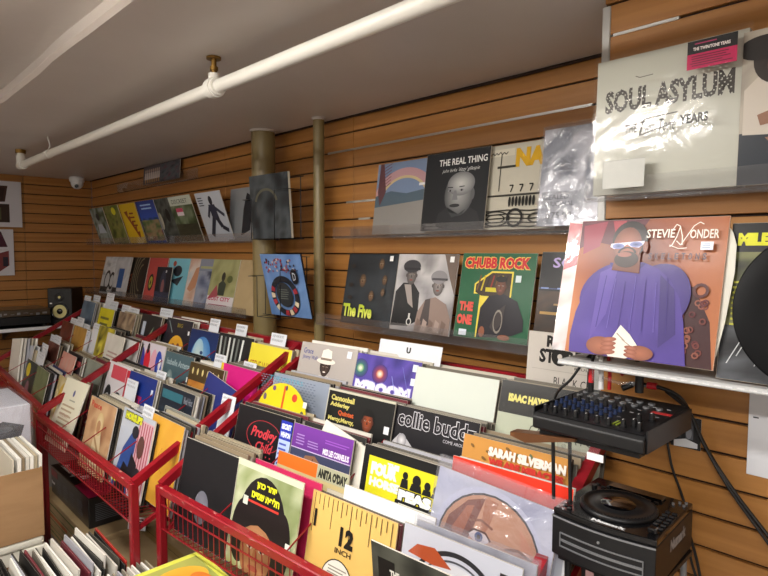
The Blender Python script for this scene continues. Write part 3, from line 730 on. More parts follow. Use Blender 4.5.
a.poly([(.50, .15), (.56, .32), (.68, .42), (.66, .2), (.56, .1)], '#3a3232'); a.ring(.60, .22, .05, .062, '#8a8278', 2.2, 0, 360, 14); a.ell(.40, .09, .04, .06, '#8a543c'); a.ell(.7, .05, .08, .03, '#8a543c')
a.text('THE', .045, .31, .20, .11, '#d8574a', bold=.045); a.text('ONE', .03, .15, .22, .12, '#d8574a', bold=.045)
a.rect(.08, .025, .11, .07, '#dfe6f0'); a.sticker(.77, .67, .07, '#d5e4e6')
put('chubb', 'green cover with red title and a man standing in a big numeral one', a, 'gloss', group=G1)
a = A_('#111014', 15); a.text('SOUL', .14, .83, .5, .11, '#b9a3d8', bold=.015); a.rect(.002, .60, .996, .012, '#3a4a78')
for i in range(5): a.rect(.03 + i * .19, .602, .09, .016, '#7f93c8')
a.noise(['#0f0d10', '#2b221c', '#4a3320', '#141014'], 10, 5, (.002, .05, .998, .58), 4); a.rect(.05, .33, .2, .03, '#b08a4a'); a.rect(.2, .43, .25, .02, '#8a6a3a'); a.ell(.35, .12, .10, .08, '#c8bd4a')
put('so', 'black cover with pale violet lettering, rightmost on the lower right shelf', a, 'gloss', group=G1)

# -- black rack covers on the column
a = A_('#23272a', 16); a.noise(['#1a1d20', '#2e3438', '#4a5054', '#24282b'], 16, 9, sc=5); a.ring(.42, .55, .25, .30, '#5c5a4a', .8, 10, 170, 14)
sleeve('dark grey cover in the upper wire rack on the column', a, (-2.60, 1.612, 1.612), -4, 3, 0, 'gloss', .012, edge='#cfcab8', group='records in the column racks')
a = A_('#5a7db0', 17); a.noise(['#4a6da3', '#6f90c0', '#5b7eb2'], 10, 2)
for i in range(60): a.ell(.1 + a.rnd.random() * .75, .70 + a.rnd.random() * .22, .02, .02, ['#a5323a', '#2c2c3c', '#c8b8a8', '#8a4a5a'][i % 4], n=6)
a.ring(.48, .34, .24, .34, '#20242c', .95)
for i in range(11): a.ring(.48, .34, .245, .335, ['#a3303a', '#d8c8a8', '#b03a40', '#e0d2b0', '#26262e'][i % 5], .95, 150 + i * 22, 166 + i * 22, 3)
a.ell(.48, .36, .2, .2, '#2c3034'); a.lines(.36, .28, .24, .18, 5, '#6a7068'); a.ell(.80, .66, .085, .12, '#15171c'); a.text('D', .765, .60, .07, .12, '#c8ccd4')
sleeve('blue cover with a banded ring picture in the lower wire rack on the column', a, (-2.50, 1.655, 1.227), -13, 3, 0, 'gloss', .01, edge='#1c1e22', group='records in the column racks')

# -- upper left row (tilted) and lower left row
G2 = 'records on the far wall shelves'
def mini(seed, pal, bg): 
    a = A_(bg, seed); a.noise(pal, 14, seed, sc=5); return a
UL = []
a = mini(21, ['#1c2618', '#4a5a3a', '#9aa7a8', '#2a3422'], '#2c3424'); a.poly([(.3, .55), (.6, .55), (.75, .30), (.2, .30)], '#b9c4d4'); a.ell(.45, .75, .12, .1, '#20282c'); UL.append((a, -5.42, 'small cover with a pale blue shape, first in the tilted row'))
a = mini(22, ['#2c3a1c', '#5c6b2c', '#8a8a4a', '#3c4a24'], '#4a5a2c'); a.ell(.62, .85, .14, .1, '#d8d22a'); UL.append((a, -5.05, 'green cover with a yellow spot, second in the tilted row'))
a = A_('#d8b41f', 23); [a.poly([(.2 + .1 * i, .8 - .13 * i), (.42 + .1 * i, .82 - .13 * i), (.35 + .1 * i, .6 - .13 * i)], '#8a3a1c') for i in range(5)]; a.lines(.5, .4, .3, .4, 4, '#7c2c18'); UL.append((a, -4.74, 'bright yellow cover with brown figures, in the tilted row'))
a = mini(24, ['#2c5a3a', '#1c3a7c', '#2c4fa8', '#5a7a9a'], '#2c4a8c'); a.rect(.002, .6, .996, .396, '#2a4fae', '#1c3480'); a.lines(.2, .78, .6, .16, 2, '#a9cdf0'); a.noise(['#1d3a26', '#56703c', '#a08a6a', '#7a2c2c'], 9, 4, (.02, .05, .98, .55), 5); UL.append((a, -4.36, 'blue and green landscape cover in the tilted row'))
a = mini(25, ['#16181a', '#2c3430', '#5a5f5c', '#1a2420'], '#1c2224'); a.ell(.3, .5, .1, .2, '#b9b4a4'); a.ell(.72, .62, .1, .15, '#0e0e10'); UL.append((a, -4.14, 'dark cover half hidden by the green one in the tilted row'))
a = mini(26, ['#2a3a22', '#4c5c3a', '#7d8a70', '#24301f'], '#3a4a30'); a.rect(.002, .80, .996, .196, '#c2cabd'); a.text('DISCREET', .12, .84, .7, .09, '#2c3a34'); a.rect(.22, .58, .30, .16, '#e6d9e0'); a.rect(.22, .66, .30, .08, '#c8466a'); a.noise(['#1d1a16', '#3c3c2c', '#2a2a20'], 8, 3, (.02, .02, .98, .4)); UL.append((a, -3.80, 'green cover with a white and pink sticker in the tilted row'))
a = A_('#b4bac4', 27, c2='#c6ccd6'); a.ell(.55, .83, .07, .09, '#2a2a34'); a.poly([(.42, .75), (.66, .75), (.70, .45), (.45, .45)], '#33374a'); a.line(.5, .48, .25, .12, .12, '#262a38'); a.line(.6, .48, .72, .30, .12, '#262a38'); a.line(.72, .30, .92, .22, .09, '#262a38'); a.line(.65, .68, .92, .52, .07, '#33374a'); a.line(.45, .7, .3, .5, .07, '#33374a'); a.lines(.06, .72, .22, .2, 4, '#3c4250'); UL.append((a, -3.44, 'pale cover of a running man in a suit, tilted row'))
a = A_('#7c8084', 28, c2='#8c9094'); a.poly([(.45, .1), (.75, .2), (.85, .8), (.6, .9), (.5, .6)], '#22262c'); a.line(.7, .4, .95, .35, .08, '#1c1e24'); UL.append((a, -3.19, 'grey cover with a dark leg shape behind the running man'))
a = mini(29, ['#7d5a5a', '#a8827c', '#5a4454', '#8a6a6a'], '#8a6668'); [a.bust(.25 + i * .24, .6, .05, '#b9a08c', '#8a6a58', ['#17181c', '#d8d4cc', '#2c2024'][i]) for i in range(3)]; a.rect(.02, .02, .96, .30, '#9a8278'); UL.append((a, -2.99, 'pinkish cover of three standing people, last in the tilted row'))
ul = [-17, -17, -17, -18, -18, -19, -19, 3, 3]
for i, (a, x, lab) in enumerate(UL):
    sleeve(lab + ' on the far shelf', a, (x, 1.812 - .012 * (i % 2) + (.008 if i > 6 else 0), 1.608), ul[i], 0, 0, 'gloss', group=G2)
LL = []
a = A_('#b9bdc0', 31); a.noise(['#a9adb2', '#d4d7da', '#8f9498'], 10, 2, (.002, .5, .998, .998)); a.ring(.42, .36, .15, .21, '#1c1c1e', 1.3); a.ring(.74, .36, .12, .18, '#1c1c1e', 1.3); a.rect(.02, .05, .5, .14, '#2a2a2c'); a.rect(.83, .28, .15, .24, '#2c5a9a'); LL.append((a, -5.20, 0, 'pale cover with two black ring shapes, first in the lower far row'))
a = A_('#b4b6b8', 30); a.noise(['#a4a6aa', '#c4c6ca', '#8c8e92'], 8, 2); a.rect(.3, .2, .35, .5, '#2c5a9a'); a.rect(.05, .08, .3, .12, '#2a2a2c'); LL.append((a, -4.92, 0, 'pale cover with a blue panel, second in the lower far row')); a = A_('#1c1713', 32); [a.ring(.72, .5, r, r + .025, '#7d735a', 1.5, 90, 270) for r in (.2, .3, .4, .5)]; a.text('NORA', .1, .1, .5, .14, '#8a4a34', rot=80, bold=.02); LL.append((a, -4.64, 0, 'dark brown cover of nested arcs in the lower far row'))
a = A_('#c4504a', 33, c2='#b04440'); a.ell(.28, .42, .14, .2, '#1a1a18'); a.ell(.72, .42, .14, .2, '#1a1a18'); a.ell(.28, .42, .09, .14, '#a8a43a'); a.text('A', .23, .36, .1, .12, '#1a1a18', bold=.03); LL.append((a, -4.27, 0, 'coral red cover with two black ovals in the lower far row'))
a = A_('#6fb4c8', 35, c2='#7fc2d2'); a.ell(.5, .72, .2, .12, '#2a2c34'); a.poly([(.2, .5), (.8, .62), (.6, .4)], '#2c3038'); a.ell(.3, .88, .08, .06, '#a04a3a'); LL.append((a, -3.95, 0, 'light blue cover with small dark figures in the lower far row'))
a = A_('#c2c6c8', 36); a.noise(['#b9bfc4', '#d9d0c8', '#c8a088', '#a9b4bc'], 12, 5, sc=4); a.poly([(.25, .35), (.5, .8), (.7, .85), (.6, .4), (.4, .3)], '#c08a68'); LL.append((a, -3.70, 0, 'pale cover with an orange brush shape in the lower far row'))
a = A_('#5f6a86', 37, c2='#8a90a0'); a.noise(['#4a526c', '#77819a', '#9aa0b0', '#3c4258'], 12, 6, (.002, .002, .998, .75), 3); a.rect(.05, .80, .9, .05, '#a8aa7a'); LL.append((a, -3.49, 0, 'blue grey cover with one pale line across it in the lower far row'))
a = A_('#9a9a68', 38); a.noise(['#8a8c58', '#a9a878', '#7d7c4c'], 10, 5); a.rect(.002, .002, .996, .28, '#d9d2d4'); a.ell(.5, .66, .07, .09, '#3a3630'); a.poly([(.38, .3), (.36, .52), (.5, .6), (.64, .52), (.62, .3)], '#3c4438'); a.poly([(0, .2), (.3, .5), (.4, .28)], '#a85058'); a.text('LOST CITY', .08, .19, .8, .08, '#b8285a', bold=.02); a.rect(.1, .1, .7, .02, '#a8607a'); a.ell(.75, .62, .1, .07, '#5a6038'); LL.append((a, -3.31, 0, 'olive and white cover with a pink title in the lower far row'))
a = A_('#a8916a', 39, c2='#b39c76'); a.noise(['#a58f68', '#b29c75', '#aa946d'], 8, 3); LL.append((a, -3.06, 0, 'plain tan cardboard sleeve, last in the lower far row'))
for i, (a, x, t_, lab) in enumerate(LL):
    sleeve(lab, a, (x, 1.708 - .006 * (i % 2) + .012 * (i in (2, 5)), 1.190), 13, 0, t_, 'gloss' if i != 8 else 'card', group=G2)
a = A_('#1b1d26', 34, .24, .25); a.ell(.5, .55, .2, .35, '#2f3648'); a.ell(.5, .45, .1, .2, '#8a5a5a'); a.rect(.6, .84, .08, .07, '#c8c8cc'); a.noise(['#1b1d26', '#39405a', '#262a38'], 8, 3, (.02, .02, .98, .3))
sleeve('small black cover standing in front of the coral and light blue ones', a, (-4.05, 1.688, 1.190), 10, 0, 0, 'gloss', group=G2)
# ================================================================ covers in the nearest bin
G3 = 'front covers in the nearest bin'
a = A_('#a8a09a', 41, c2='#b0a8a2'); a.text('Grace', .06, .86, .18, .07, '#4a4f8a', bold=.01); a.text('Jimmy Walker', .06, .78, .34, .06, '#4a4f8a', bold=.01)
a.poly([(.20, .38), (.27, .56), (.42, .62), (.58, .62), (.73, .56), (.80, .38)], '#e2dccf'); a.face(.50, .72, .085, '#4e3a30', '#2e211b', hair='#1a1412', lip='#e8e0d8'); a.ell(.5, .80, .165, .038, '#e6e0d2'); a.poly([(.40, .80), (.60, .80), (.58, .93), (.50, .955), (.42, .93)], '#ece6da'); a.rect(.402, .81, .196, .028, '#8a7a6a'); a.rect(.002, .002, .996, .38, '#a0988f'); a.sticker(.84, .88, .075, '#e6eaf2')
put('hat', 'grey cover of a smiling man in a white hat, back row of the nearest bin', a, 'gloss', group=G3)
a = A_('#3c2f7a', 42, c2='#463888'); a.noise(['#2c2464', '#4a3c96', '#5c4aa8', '#33296c'], 14, 3)
for x, y, c in ((.13, .83, '#3c8a5a'), (.44, .80, '#b0452a')): a.ell(x, y, .12, .11, c, '#3a2f78'); a.ell(x, y, .055, .05, '#f2f0d8', c)
a.text("M'ROOM", .08, .545, .84, .17, '#8a80c8', bold=.09); a.text("M'ROOM", .09, .56, .82, .145, '#e9e4f4', bold=.06); a.line(.62, .8, .7, .62, .008, '#8a90d8'); a.line(.75, .92, .9, .6, .006, '#6a70c0'); a.sticker(.89, .89, .07, '#dfe4f6'); a.sticker(.89, .74, .07, '#dfe4f6')
put('mroom', 'purple cover with glowing lights and soft white capitals, back row of the nearest bin', a, 'gloss', group=G3)
a = A_('#c8cfc6', 43, c2='#d2d8ce'); put('white_a', 'blank off-white sleeve in the back row of the nearest bin', a, group=G3)
a = A_('#b8bea8', 44); a.rect(.002, .70, .996, .298, '#1d1f20'); a.text('ISAAC HAYES', .09, .81, .40, .075, '#e6dc7a', bold=.05); a.text('CONCERTO', .34, .55, .6, .09, '#3a3c38', bold=-.005); a.noise(['#b4bca2', '#c2c8b0', '#a8b29a'], 8, 3, (.002, .002, .998, .3)); a.lines(.7, .76, .2, .12, 3, '#2e3133')
o = put('isaac', 'pale cover with a black top band and cream title, right of the nearest bin', a, 'shrink', group=G3); bag_part(o, .315, .315)
a = A_('#c6bfb6', 45, .31, .33); a.text('RECORD', .20, .865, .55, .11, '#191613', bold=.03); a.text('ST   RE DAY', .13, .72, .78, .13, '#191613', bold=.03); a.ell(.345, .79, .088, .085, '#191613'); a.ell(.345, .79, .025, .024, '#c6bfb6'); a.text('REUSE & SHARE', .5, .69, .4, .022, '#191613'); a.line(.06, .66, .96, .66, .004, '#a8a199'); a.text('BLACK CINEMA', .30, .53, .56, .075, '#3c3833')
o = put('rsd', 'off-white divider card with bold event lettering standing behind the nearest bin', a, group=None, name='divider_card', cat='divider card')
a = A_('#8f98a8', 46)
for j in range(34):
    for i in range(17): a.rect(.01 + i * .058 + (.029 if j % 2 else 0), .01 + j * .029, .034, .011, '#6c7688')
a.ell(.50, .52, .45, .40, '#e2cf1c', '#d8c417'); a.line(.5, .56, .51, .89, .035, '#d05a20'); a.ell(.50, .56, .10, .045, '#8a7a8a'); a.ell(.17, .72, .03, .04, '#6a5a6a'); a.ell(.32, .84, .03, .03, '#6a4a7a'); a.ell(.70, .78, .045, .045, '#c8402a'); a.ell(.86, .62, .03, .04, '#5a5a4a'); a.ell(.54, .87, .02, .03, '#5a4a5a')
a.text('THE METERS', .2, .93, .6, .05, '#5ba0b8'); a.sticker(.86, .70, .06, '#e4e8d8')
put('dial', 'patterned cover with a big yellow dial, second row left of the nearest bin', a, 'gloss', group=G3)
a = A_('#141413', 47); a.rect(.002, .002, .022, .996, '#c8c4b0'); a.rect(.002, .975, .996, .023, '#c8c4b0')
for i, tx in enumerate(('Cannonball', 'Adderley', 'Quintet', 'Mercy,Mercy,', 'Mercy!')): a.text(tx, .07 + (.14 if i == 2 else 0), .875 - i * .078, (.36, .30, .24, .40, .22)[i], .062, '#c85a2a' if i == 2 else '#cfc46a', bold=.03)
a.poly([(.48, 0), (.5, .35), (.6, .52), (.80, .52), (.9, .3), (.92, 0)], '#0c0c0e'); a.face(.66, .73, .085, '#b0542c', '#4a2418', hair='#0e0c0b'); a.ell(.54, .25, .05, .03, '#a04a2a'); a.sticker(.90, .66, .07, '#dfe0e4')
put('cann', 'black cover with cream lettering beside an orange lit face in the nearest bin', a, 'gloss', group=G3)
a = A_('#17151a', 48); a.text('collie buddz', .04, .80, .93, .17, '#cfcdd2', bold=.035); a.text('collie buddz', .046, .808, .918, .154, '#17151a', bold=.015); a.text('COME AROUND', .62, .745, .3, .03, '#c8c6cc')
a.poly([(.0, .62), (.10, .73), (.20, .68), (.40, .52), (.54, .44), (.48, .36), (.20, .54), (.1, .62), (.02, .50)], '#b9b7ba'); a.ell(.13, .66, .06, .07, '#e0dee0', '#8a888c'); a.poly([(.40, .36), (.5, .28), (.7, .26), (.9, .30), (.9, .0), (.4, .0)], '#3a383c'); a.ell(.74, .46, .16, .15, '#c8c6ca', '#4c4a4e'); a.ell(.52, .22, .12, .08, '#8a888c', '#2a282c')
put('collie', 'black cover with outlined rounded title and a grey figure in the nearest bin', a, 'gloss', group=G3)
a = A_('#c98e42', 49)
for i in range(46): x, y = a.rnd.random() * .95, a.rnd.random() * .95; a.ell(x + .02, y + .02, .022, .013, ['#6b6a3a', '#7d5a2a', '#5f6a48'][i % 3], rot=a.rnd.random() * 180, n=8)
a.text('SARAH SILVERMAN', .27, .865, .70, .08, '#efe9df', bold=.05); a.text('WE ARE MIRACLES', .28, .79, .68, .065, '#c8352c', bold=.05)
put('sarah', 'orange patterned cover with white and red capitals, second row right of the nearest bin', a, 'gloss', th=.012, edge='#2a2622', group=G3)
a = A_('#141216', 50); a.text('Prodigy', .30, .66, .46, .15, '#c83a44', shear=.3, bold=.02); a.ring(.53, .72, .30, .31, '#b8323c', .55); a.text('Child', .42, .56, .30, .1, '#c83a44', shear=.3, bold=.015)
for i in range(7): a.rect(.27 + i * .07, .51, .02, .015, '#c83a44')
a.rect(.80, .46, .19, .50, '#b6c8ee'); a.rect(.80, .76, .19, .20, '#2434b0'); a.text('SECRET', .815, .87, .16, .06, '#e8ecfa', bold=.04); a.text('WEAPON', .815, .785, .16, .06, '#e8ecfa', bold=.04); a.lines(.815, .48, .15, .26, 5, '#4a58b8'); a.ell(.5, .25, .12, .14, '#8a7a8a')
put('prod', 'black cover with red script and a blue and white sticker, nearest bin', a, 'gloss', group=G3)
a = A_('#3c415c', 51); a.rect(.002, .76, .996, .238, '#68308c', '#74389a'); a.rect(.002, .76, .10, .236, '#b0683c'); a.rect(.002, .752, .996, .01, '#c8b8d8'); a.text('MISS LEE CORNELIUS', .60, .775, .37, .06, '#ede6f4', bold=.03); a.lines(.18, .79, .14, .12, 4, '#a888c8'); a.lines(.36, .79, .18, .08, 3, '#a888c8'); a.lines(.6, .88, .36, .05, 2, '#9a5ac0')
a.poly([(.24, 0), (.26, .55), (.36, .71), (.5, .73), (.64, .64), (.68, .2), (.70, 0)], '#8a6248')
for i in range(9): a.line(.34 + i * .035, .70 - abs(i - 4) * .02, .29 + i * .047, .1, .016, ['#b08a68', '#6a4632', '#9a7252'][i % 3])
a.ell(.36, .53, .08, .12, '#b88a72', '#8c5c48'); a.sticker(.87, .52, .075, '#ece4da')
put('luc', 'cover with a purple band over a long haired woman, in the nearest bin', a, 'gloss', group=G3)
a = A_('#131212', 52); a.poly([(.07, .55), (.07, .91), (.93, .91), (.93, .55)], '#d8d020'); a.text('THE', .30, .84, .14, .05, '#e4e8e4', bold=.06); a.text('FOUR', .11, .745, .32, .12, '#e4e8e4', bold=.06); a.text('HORSE', .11, .645, .36, .085, '#ecece0', bold=.05); a.rect(.44, .55, .49, .06, '#131212'); a.text('PEAS', .46, .60, .38, .115, '#131212', bold=.11); a.text('PEAS', .468, .61, .365, .095, '#f0f0ea', bold=.06)
for x, r in ((.52, .03), (.65, .045), (.77, .033), (.87, .035)): a.ell(x, .83 - .12 * (x - .5), r, r * 1.1, '#131212'); a.poly([(x - r * 1.5, .72), (x - r * 1.1, .80 - .12 * (x - .5)), (x + r * 1.1, .80 - .12 * (x - .5)), (x + r * 1.5, .72)], '#131212')
a.lines(.47, .545, .42, .05, 2, '#cfcfc4'); a.ell(.50, .40, .13, .12, '#d8d020'); a.poly([(.4, .42), (.5, .48), (.6, .44), (.52, .38)], '#131212')
put('peas', 'black cover with a yellow panel and silhouettes, third row of the nearest bin', a, 'card', group=G3)
a = A_('#d8dadd', 53); a.text('CINQ MILLE', .04, .86, .20, .06, '#33343a', bold=.04); a.ring(.62, .46, .39, .402, '#33363c', 1, 20, 160)
put('arc', 'white sleeve with a thin black arc standing behind the red edged one', a, group=G3, dz=-.026)
a = A_('#e8eaee', 54, .325, .33); a.rect(.002, .70, .996, .298, '#e23014'); a.noise(['#b8a0a0', '#a8b0c0', '#d0d4dc'], 8, 4, (.01, .01, .98, .78))
put('red', 'bright red topped sleeve behind the bagged picture disc', a, 'gloss', group=G3, dz=.0)
a = A_('#9a9ab0', 55, .33, .33); a.noise(['#8f93ac', '#b4b8cc', '#c9ccd8', '#9296ae'], 12, 6); a.ell(.50, .54, .46, .44, '#c4c8da'); a.ell(.51, .53, .425, .41, '#2c2a30'); a.ell(.51, .53, .41, .395, '#d8a482', '#c08a68')
a.poly([(.11, .42), (.16, .68), (.30, .84), (.44, .90), (.38, .66), (.30, .4), (.20, .3)], '#7d3f2c'); a.poly([(.20, .60), (.30, .80), (.36, .82), (.28, .5)], '#a86040'); a.poly([(.44, .90), (.55, .90), (.50, .70), (.44, .60)], '#b0704e'); a.poly([(.74, .80), (.86, .68), (.91, .50), (.88, .34), (.80, .52)], '#c88a6c')
for q, y in ((.44, .62), (.76, .53)):
    a.ell(q, y, .085, .038, '#e8dcd8'); a.ell(q, y, .034, .034, '#4a5a8a'); a.ell(q, y, .015, .016, '#141418'); a.path([(q - .1, y - .01), (q - .05, y + .04), (q + .05, y + .045), (q + .1, y)], .014, '#5a3026'); a.path([(q - .1, y + .09), (q, y + .12), (q + .1, y + .09)], .018, '#8a5238')
a.poly([(.56, .57), (.62, .59), (.66, .40), (.56, .40)], '#b87c5c'); a.ell(.60, .26, .10, .035, '#a8403c')
o = put('lady', 'picture disc of a face in a cloudy plastic bag, right side of the nearest bin', a, 'gloss', tilt=4, group=G3, dz=-.018, dx=-.012); bag_part(o, .33, .33, 'bag', top=.03)
a = A_('#e2ddd0', 56, .315, .30); put('blanksheet', 'blank cream sheet sticking up between the yellow dial and purple banded covers', a, lean=16, tilt=14, group=G3, dy=.0)
a = A_('#17171a', 57); a.ell(.47, .36, .13, .17, '#7d7d88', '#6a6a76')
put('black', 'plain black sleeve with a grey label showing through its round hole', a, 'card', edge='#d9d6cc', group=G3)
a = A_('#a8b088', 58); a.noise(['#8f9a68', '#c2c8a4', '#7d8a58', '#b4bc90'], 12, 7, sc=3); a.rect(.002, .94, .996, .058, '#cdd2b8')
a.ell(.48, .45, .36, .46, '#1c1718'); a.ell(.2, .35, .16, .3, '#1c1718'); a.ell(.78, .35, .15, .32, '#1c1718'); a.ell(.46, .22, .235, .30, '#c29068', '#a06c48'); a.poly([(.22, .36), (.34, .43), (.45, .46), (.58, .43), (.72, .34), (.66, .52), (.45, .58), (.28, .52)], '#1c1718')
for q in (-1, 1): a.ell(.46 + q * .09, .25, .045, .022, '#e8dccc'); a.ell(.46 + q * .09, .25, .02, .02, '#28180f'); a.path([(.46 + q * .03, .30), (.46 + q * .09, .33), (.46 + q * .15, .30)], .018, '#24140e')
a.poly([(.44, .24), (.49, .24), (.52, .13), (.42, .13)], '#a87048'); a.ell(.46, .07, .08, .025, '#a04a3c')
a.text('יזהר כהן'[::-1], .36, .78, .30, .07, '#e2e42c', bold=.035); a.text('חליפת שמיים'[::-1], .30, .69, .42, .075, '#e2e42c', bold=.035); a.lines(.18, .63, .66, .035, 1, '#c23a30', .022); a.sticker(.18, .60, .075, '#cfd4c8'); a.sticker(.87, .36, .07, '#e0e4d8')
put('heb', 'greenish cover of a curly haired person with yellow lettering on the hair', a, 'gloss', group=G3)
a = A_('#d0a858', 59, c2='#dcb668')
for i in range(17): x = .04 + i * .057; a.line(x, .985, x, .985 - (.26 if i % 4 == 0 else .13 if i % 2 == 0 else .09) - (.08 if i in (0, 8) else 0), .007, '#2a2218')
a.text('1', .06, .70, .03, .15, '#17130e', bold=.05); a.text('1', .395, .63, .035, .16, '#17130e', bold=.05); a.text('2', .46, .63, .10, .16, '#17130e', bold=.04); a.text('INCH', .36, .565, .19, .045, '#3a3020', bold=.01)
a.ell(.42, .32, .19, .20, '#2a241c'); a.ell(.42, .32, .18, .19, '#dcd8cc'); a.ell(.42, .32, .18, .19, '#e0c050', a0=270, a1=360); a.lines(.30, .38, .24, .08, 3, '#8a8478'); a.ell(.42, .32, .014, .015, '#17130e')
put('twelve', 'tan sleeve printed like a ruler with large numerals, front row of the nearest bin', a, 'card', edge='#a8845a', group=G3)
a = A_('#cfd2de', 60, .318, .318); a.ring(.50, .50, .39, .425, '#26282e', 1, 0, 180); a.ring(.50, .50, .35, .365, '#4c4f58', 1, 0, 180); a.ell(.50, .50, .34, .34, '#dfe0e6'); a.poly([(.06, .80), (.14, .88), (.30, .90), (.46, .80), (.30, .78)], '#b8502a'); a.rect(.84, .74, .13, .18, '#1c1418'); a.poly([(.86, .75), (.905, .87), (.95, .75)], '#cfd2de')
o = put('wdisc', 'white sleeve with a dark disc outline and orange flash in the nearest bin', a, 'shrink', group=G3); bag_part(o, .318, .318)
a = A_('#2a2a26', 61); a.noise(['#23241f', '#3a3b34', '#55564c', '#2c2d28'], 12, 8); a.rect(.06, .30, .16, .60, '#141412'); a.text('THE', .17, .78, .09, .055, '#d8d6cc', rot=-90 + 90, bold=.04); a.text('MIX', .08, .60, .12, .07, '#d8d6cc', bold=.05); a.text('BLUES', .07, .50, .14, .06, '#d8d6cc', bold=.05); a.ell(.5, .45, .1, .14, '#a8a698', '#55554c'); a.text('M', .62, .52, .12, .10, '#e2e0d8', bold=.05)
put('dark', 'dark olive cover with a black side strip propped on the front rail', a, 'gloss', group=G3)
a = A_('#b8a878', 62, .318, .315); a.rect(.002, .87, .58, .128, '#d8681c'); a.rect(.58, .87, .418, .128, '#a8a88c'); a.text("ANITA O'DAY", .60, .885, .38, .09, '#23241c', bold=.05)
put('anita', 'sleeve with an orange and grey top strip rising behind the curly haired cover', a, 'card', group=G3)
a = A_('#c02858', 63); put('pinkedge', 'crimson pink sleeve edge just behind the curly haired cover', a, 'card', edge='#c83060', group=G3)
a = A_('#e6e6e4', 64, .318); put('wstrip', 'white sleeve standing between the ruler sleeve and the yellow panel cover', a, group=G3)
a = A_('#9a9ca4', 65, .318); a.noise(['#8a8c96', '#c2c4cc', '#a2a4ae'], 10, 3)
o = put('clearbag', 'greyish record in a clear bag between the disc outline sleeve and picture disc', a, 'shrink', group=G3); bag_part(o, .318, .315, 'bag')

# ================================================================ covers in the middle bin
G4 = 'front covers in the middle bin'
a = A_('#26262e', 71); a.ell(.52, .30, .36, .42, '#d8992a', '#e0a830'); a.ell(.42, .52, .06, .05, '#8a4a2a'); a.ell(.55, .24, .16, .13, '#c8442a'); a.ell(.48, .28, .05, .06, '#7a2a2a'); a.ell(.60, .55, .05, .04, '#8a4a2a'); a.line(.1, .95, .3, .75, .03, '#7a8a8a'); a.text('BIG', .45, .86, .2, .07, '#8a7a2a', bold=.02); a.sticker(.88, .76, .06)
put('b1phar', 'dark cover with an orange egg shaped face, back row of the middle bin', a, 'gloss', group=G4)
a = A_('#24488a', 72, c2='#1a2c5a'); a.ell(.46, .50, .34, .40, '#8fc0e0', '#3a78b8'); a.ell(.36, .52, .20, .34, '#d8e4d8', '#9ac4d8'); a.ell(.48, .64, .05, .03, '#2c4a7a'); a.ell(.52, .36, .08, .02, '#2c4a7a'); a.poly([(.5, .6), (.66, .46), (.52, .44)], '#cfe0dc')
put('b1blue', 'blue cover with a pale moonlike face, back row of the middle bin', a, 'gloss', group=G4)
a = A_('#1c1f20', 73)
for i in range(6): a.path([(.08 + i * .13, .95), (.12 + i * .12, .6), (.05 + i * .14, .3), (.2 + i * .1, .02)], .05, ['#b9beb8', '#6a706c', '#dfe2dc'][i % 3])
a.sticker(.9, .5, .07)
put('b1zeb', 'black cover with streaky white strokes, back row of the middle bin', a, 'gloss', group=G4)
a = A_('#e0cc2a', 74, c2='#e8d840'); a.text('STEVE WINWOOD', .05, .60, .90, .16, '#a85a1c', bold=-.005); a.ell(.3, .3, .22, .18, '#d8702a', '#e0b82a'); a.ell(.62, .26, .12, .14, '#7a9a7a', '#c8b840'); a.ell(.15, .2, .14, .12, '#c84a2a', '#d88a2a')
put('b1winw', 'yellow cover with thin brown capitals, back row right of the middle bin', a, 'gloss', group=G4)
a = A_('#d8d0d8', 75)
for i, c in enumerate(('#d8702a', '#2a8a3a', '#2c3a9a', '#c83a4a', '#3a3a9a', '#d82a3a', '#e0a8b8', '#2c4ab0')): a.ell(.15 + (i % 4) * .23, .25 + (i // 4) * .42, .12, .24, c, rot=a.rnd.uniform(-40, 40))
for i in range(9): a.ell(a.rnd.random(), a.rnd.random(), .05, .09, ['#f2eef2', '#1c1c2a', '#d8c02a'][i % 3])
put('b1col', 'multicoloured abstract cover in the second row of the middle bin', a, 'gloss', group=G4)
a = A_('#3c565e', 76, c2='#4a646c'); a.text('Isabelle Antena', .12, .80, .78, .10, '#a9bcc0', bold=.01); a.ell(.30, .48, .13, .25, '#a8b8b4', '#6a7e80'); a.line(.38, .3, .85, .62, .06, '#5a3038'); a.ell(.28, .52, .03, .014, '#26363a'); a.ell(.38, .52, .03, .014, '#26363a'); a.ell(.33, .36, .05, .015, '#6a4048'); a.sticker(.88, .62, .07)
put('b1grey', 'blue grey cover with a pale half shaded face, second row of the middle bin', a, 'gloss', group=G4)
a = A_('#4a3a20', 77)
for i in range(6): a.ell(.12 + i * .15, .88, .025, .05, '#d8c888')
a.noise(['#8a4a1c', '#c88a3a', '#a85c24', '#d8a84a'], 12, 4, (.04, .04, .96, .74), 5); a.ring(.45, .4, .14, .18, '#5a2c14', 1.1, 0, 300)
put('b1brown', 'brown and gold cover in the second row of the middle bin', a, 'gloss', group=G4)
a = A_('#232c6a', 78, c2='#2a3478'); a.ell(.62, .30, .09, .1, '#c8c8d0'); a.ell(.62, .30, .05, .06, '#232c6a'); a.line(.2, .2, .9, .5, .012, '#4a5aa0'); a.sticker(.80, .62, .07, '#dfe4f0')
put('b1tilt', 'navy blue cover tipped forward in the second row of the middle bin', a, 'gloss', tilt=10, group=G4)
a = A_('#c81878', 79); a.poly([(0, .998), (.06, .998), (.12, .5), (0, .6)], '#d8b82a'); put('b1pink', 'magenta pink cover in the second row of the middle bin', a, 'gloss', group=G4)
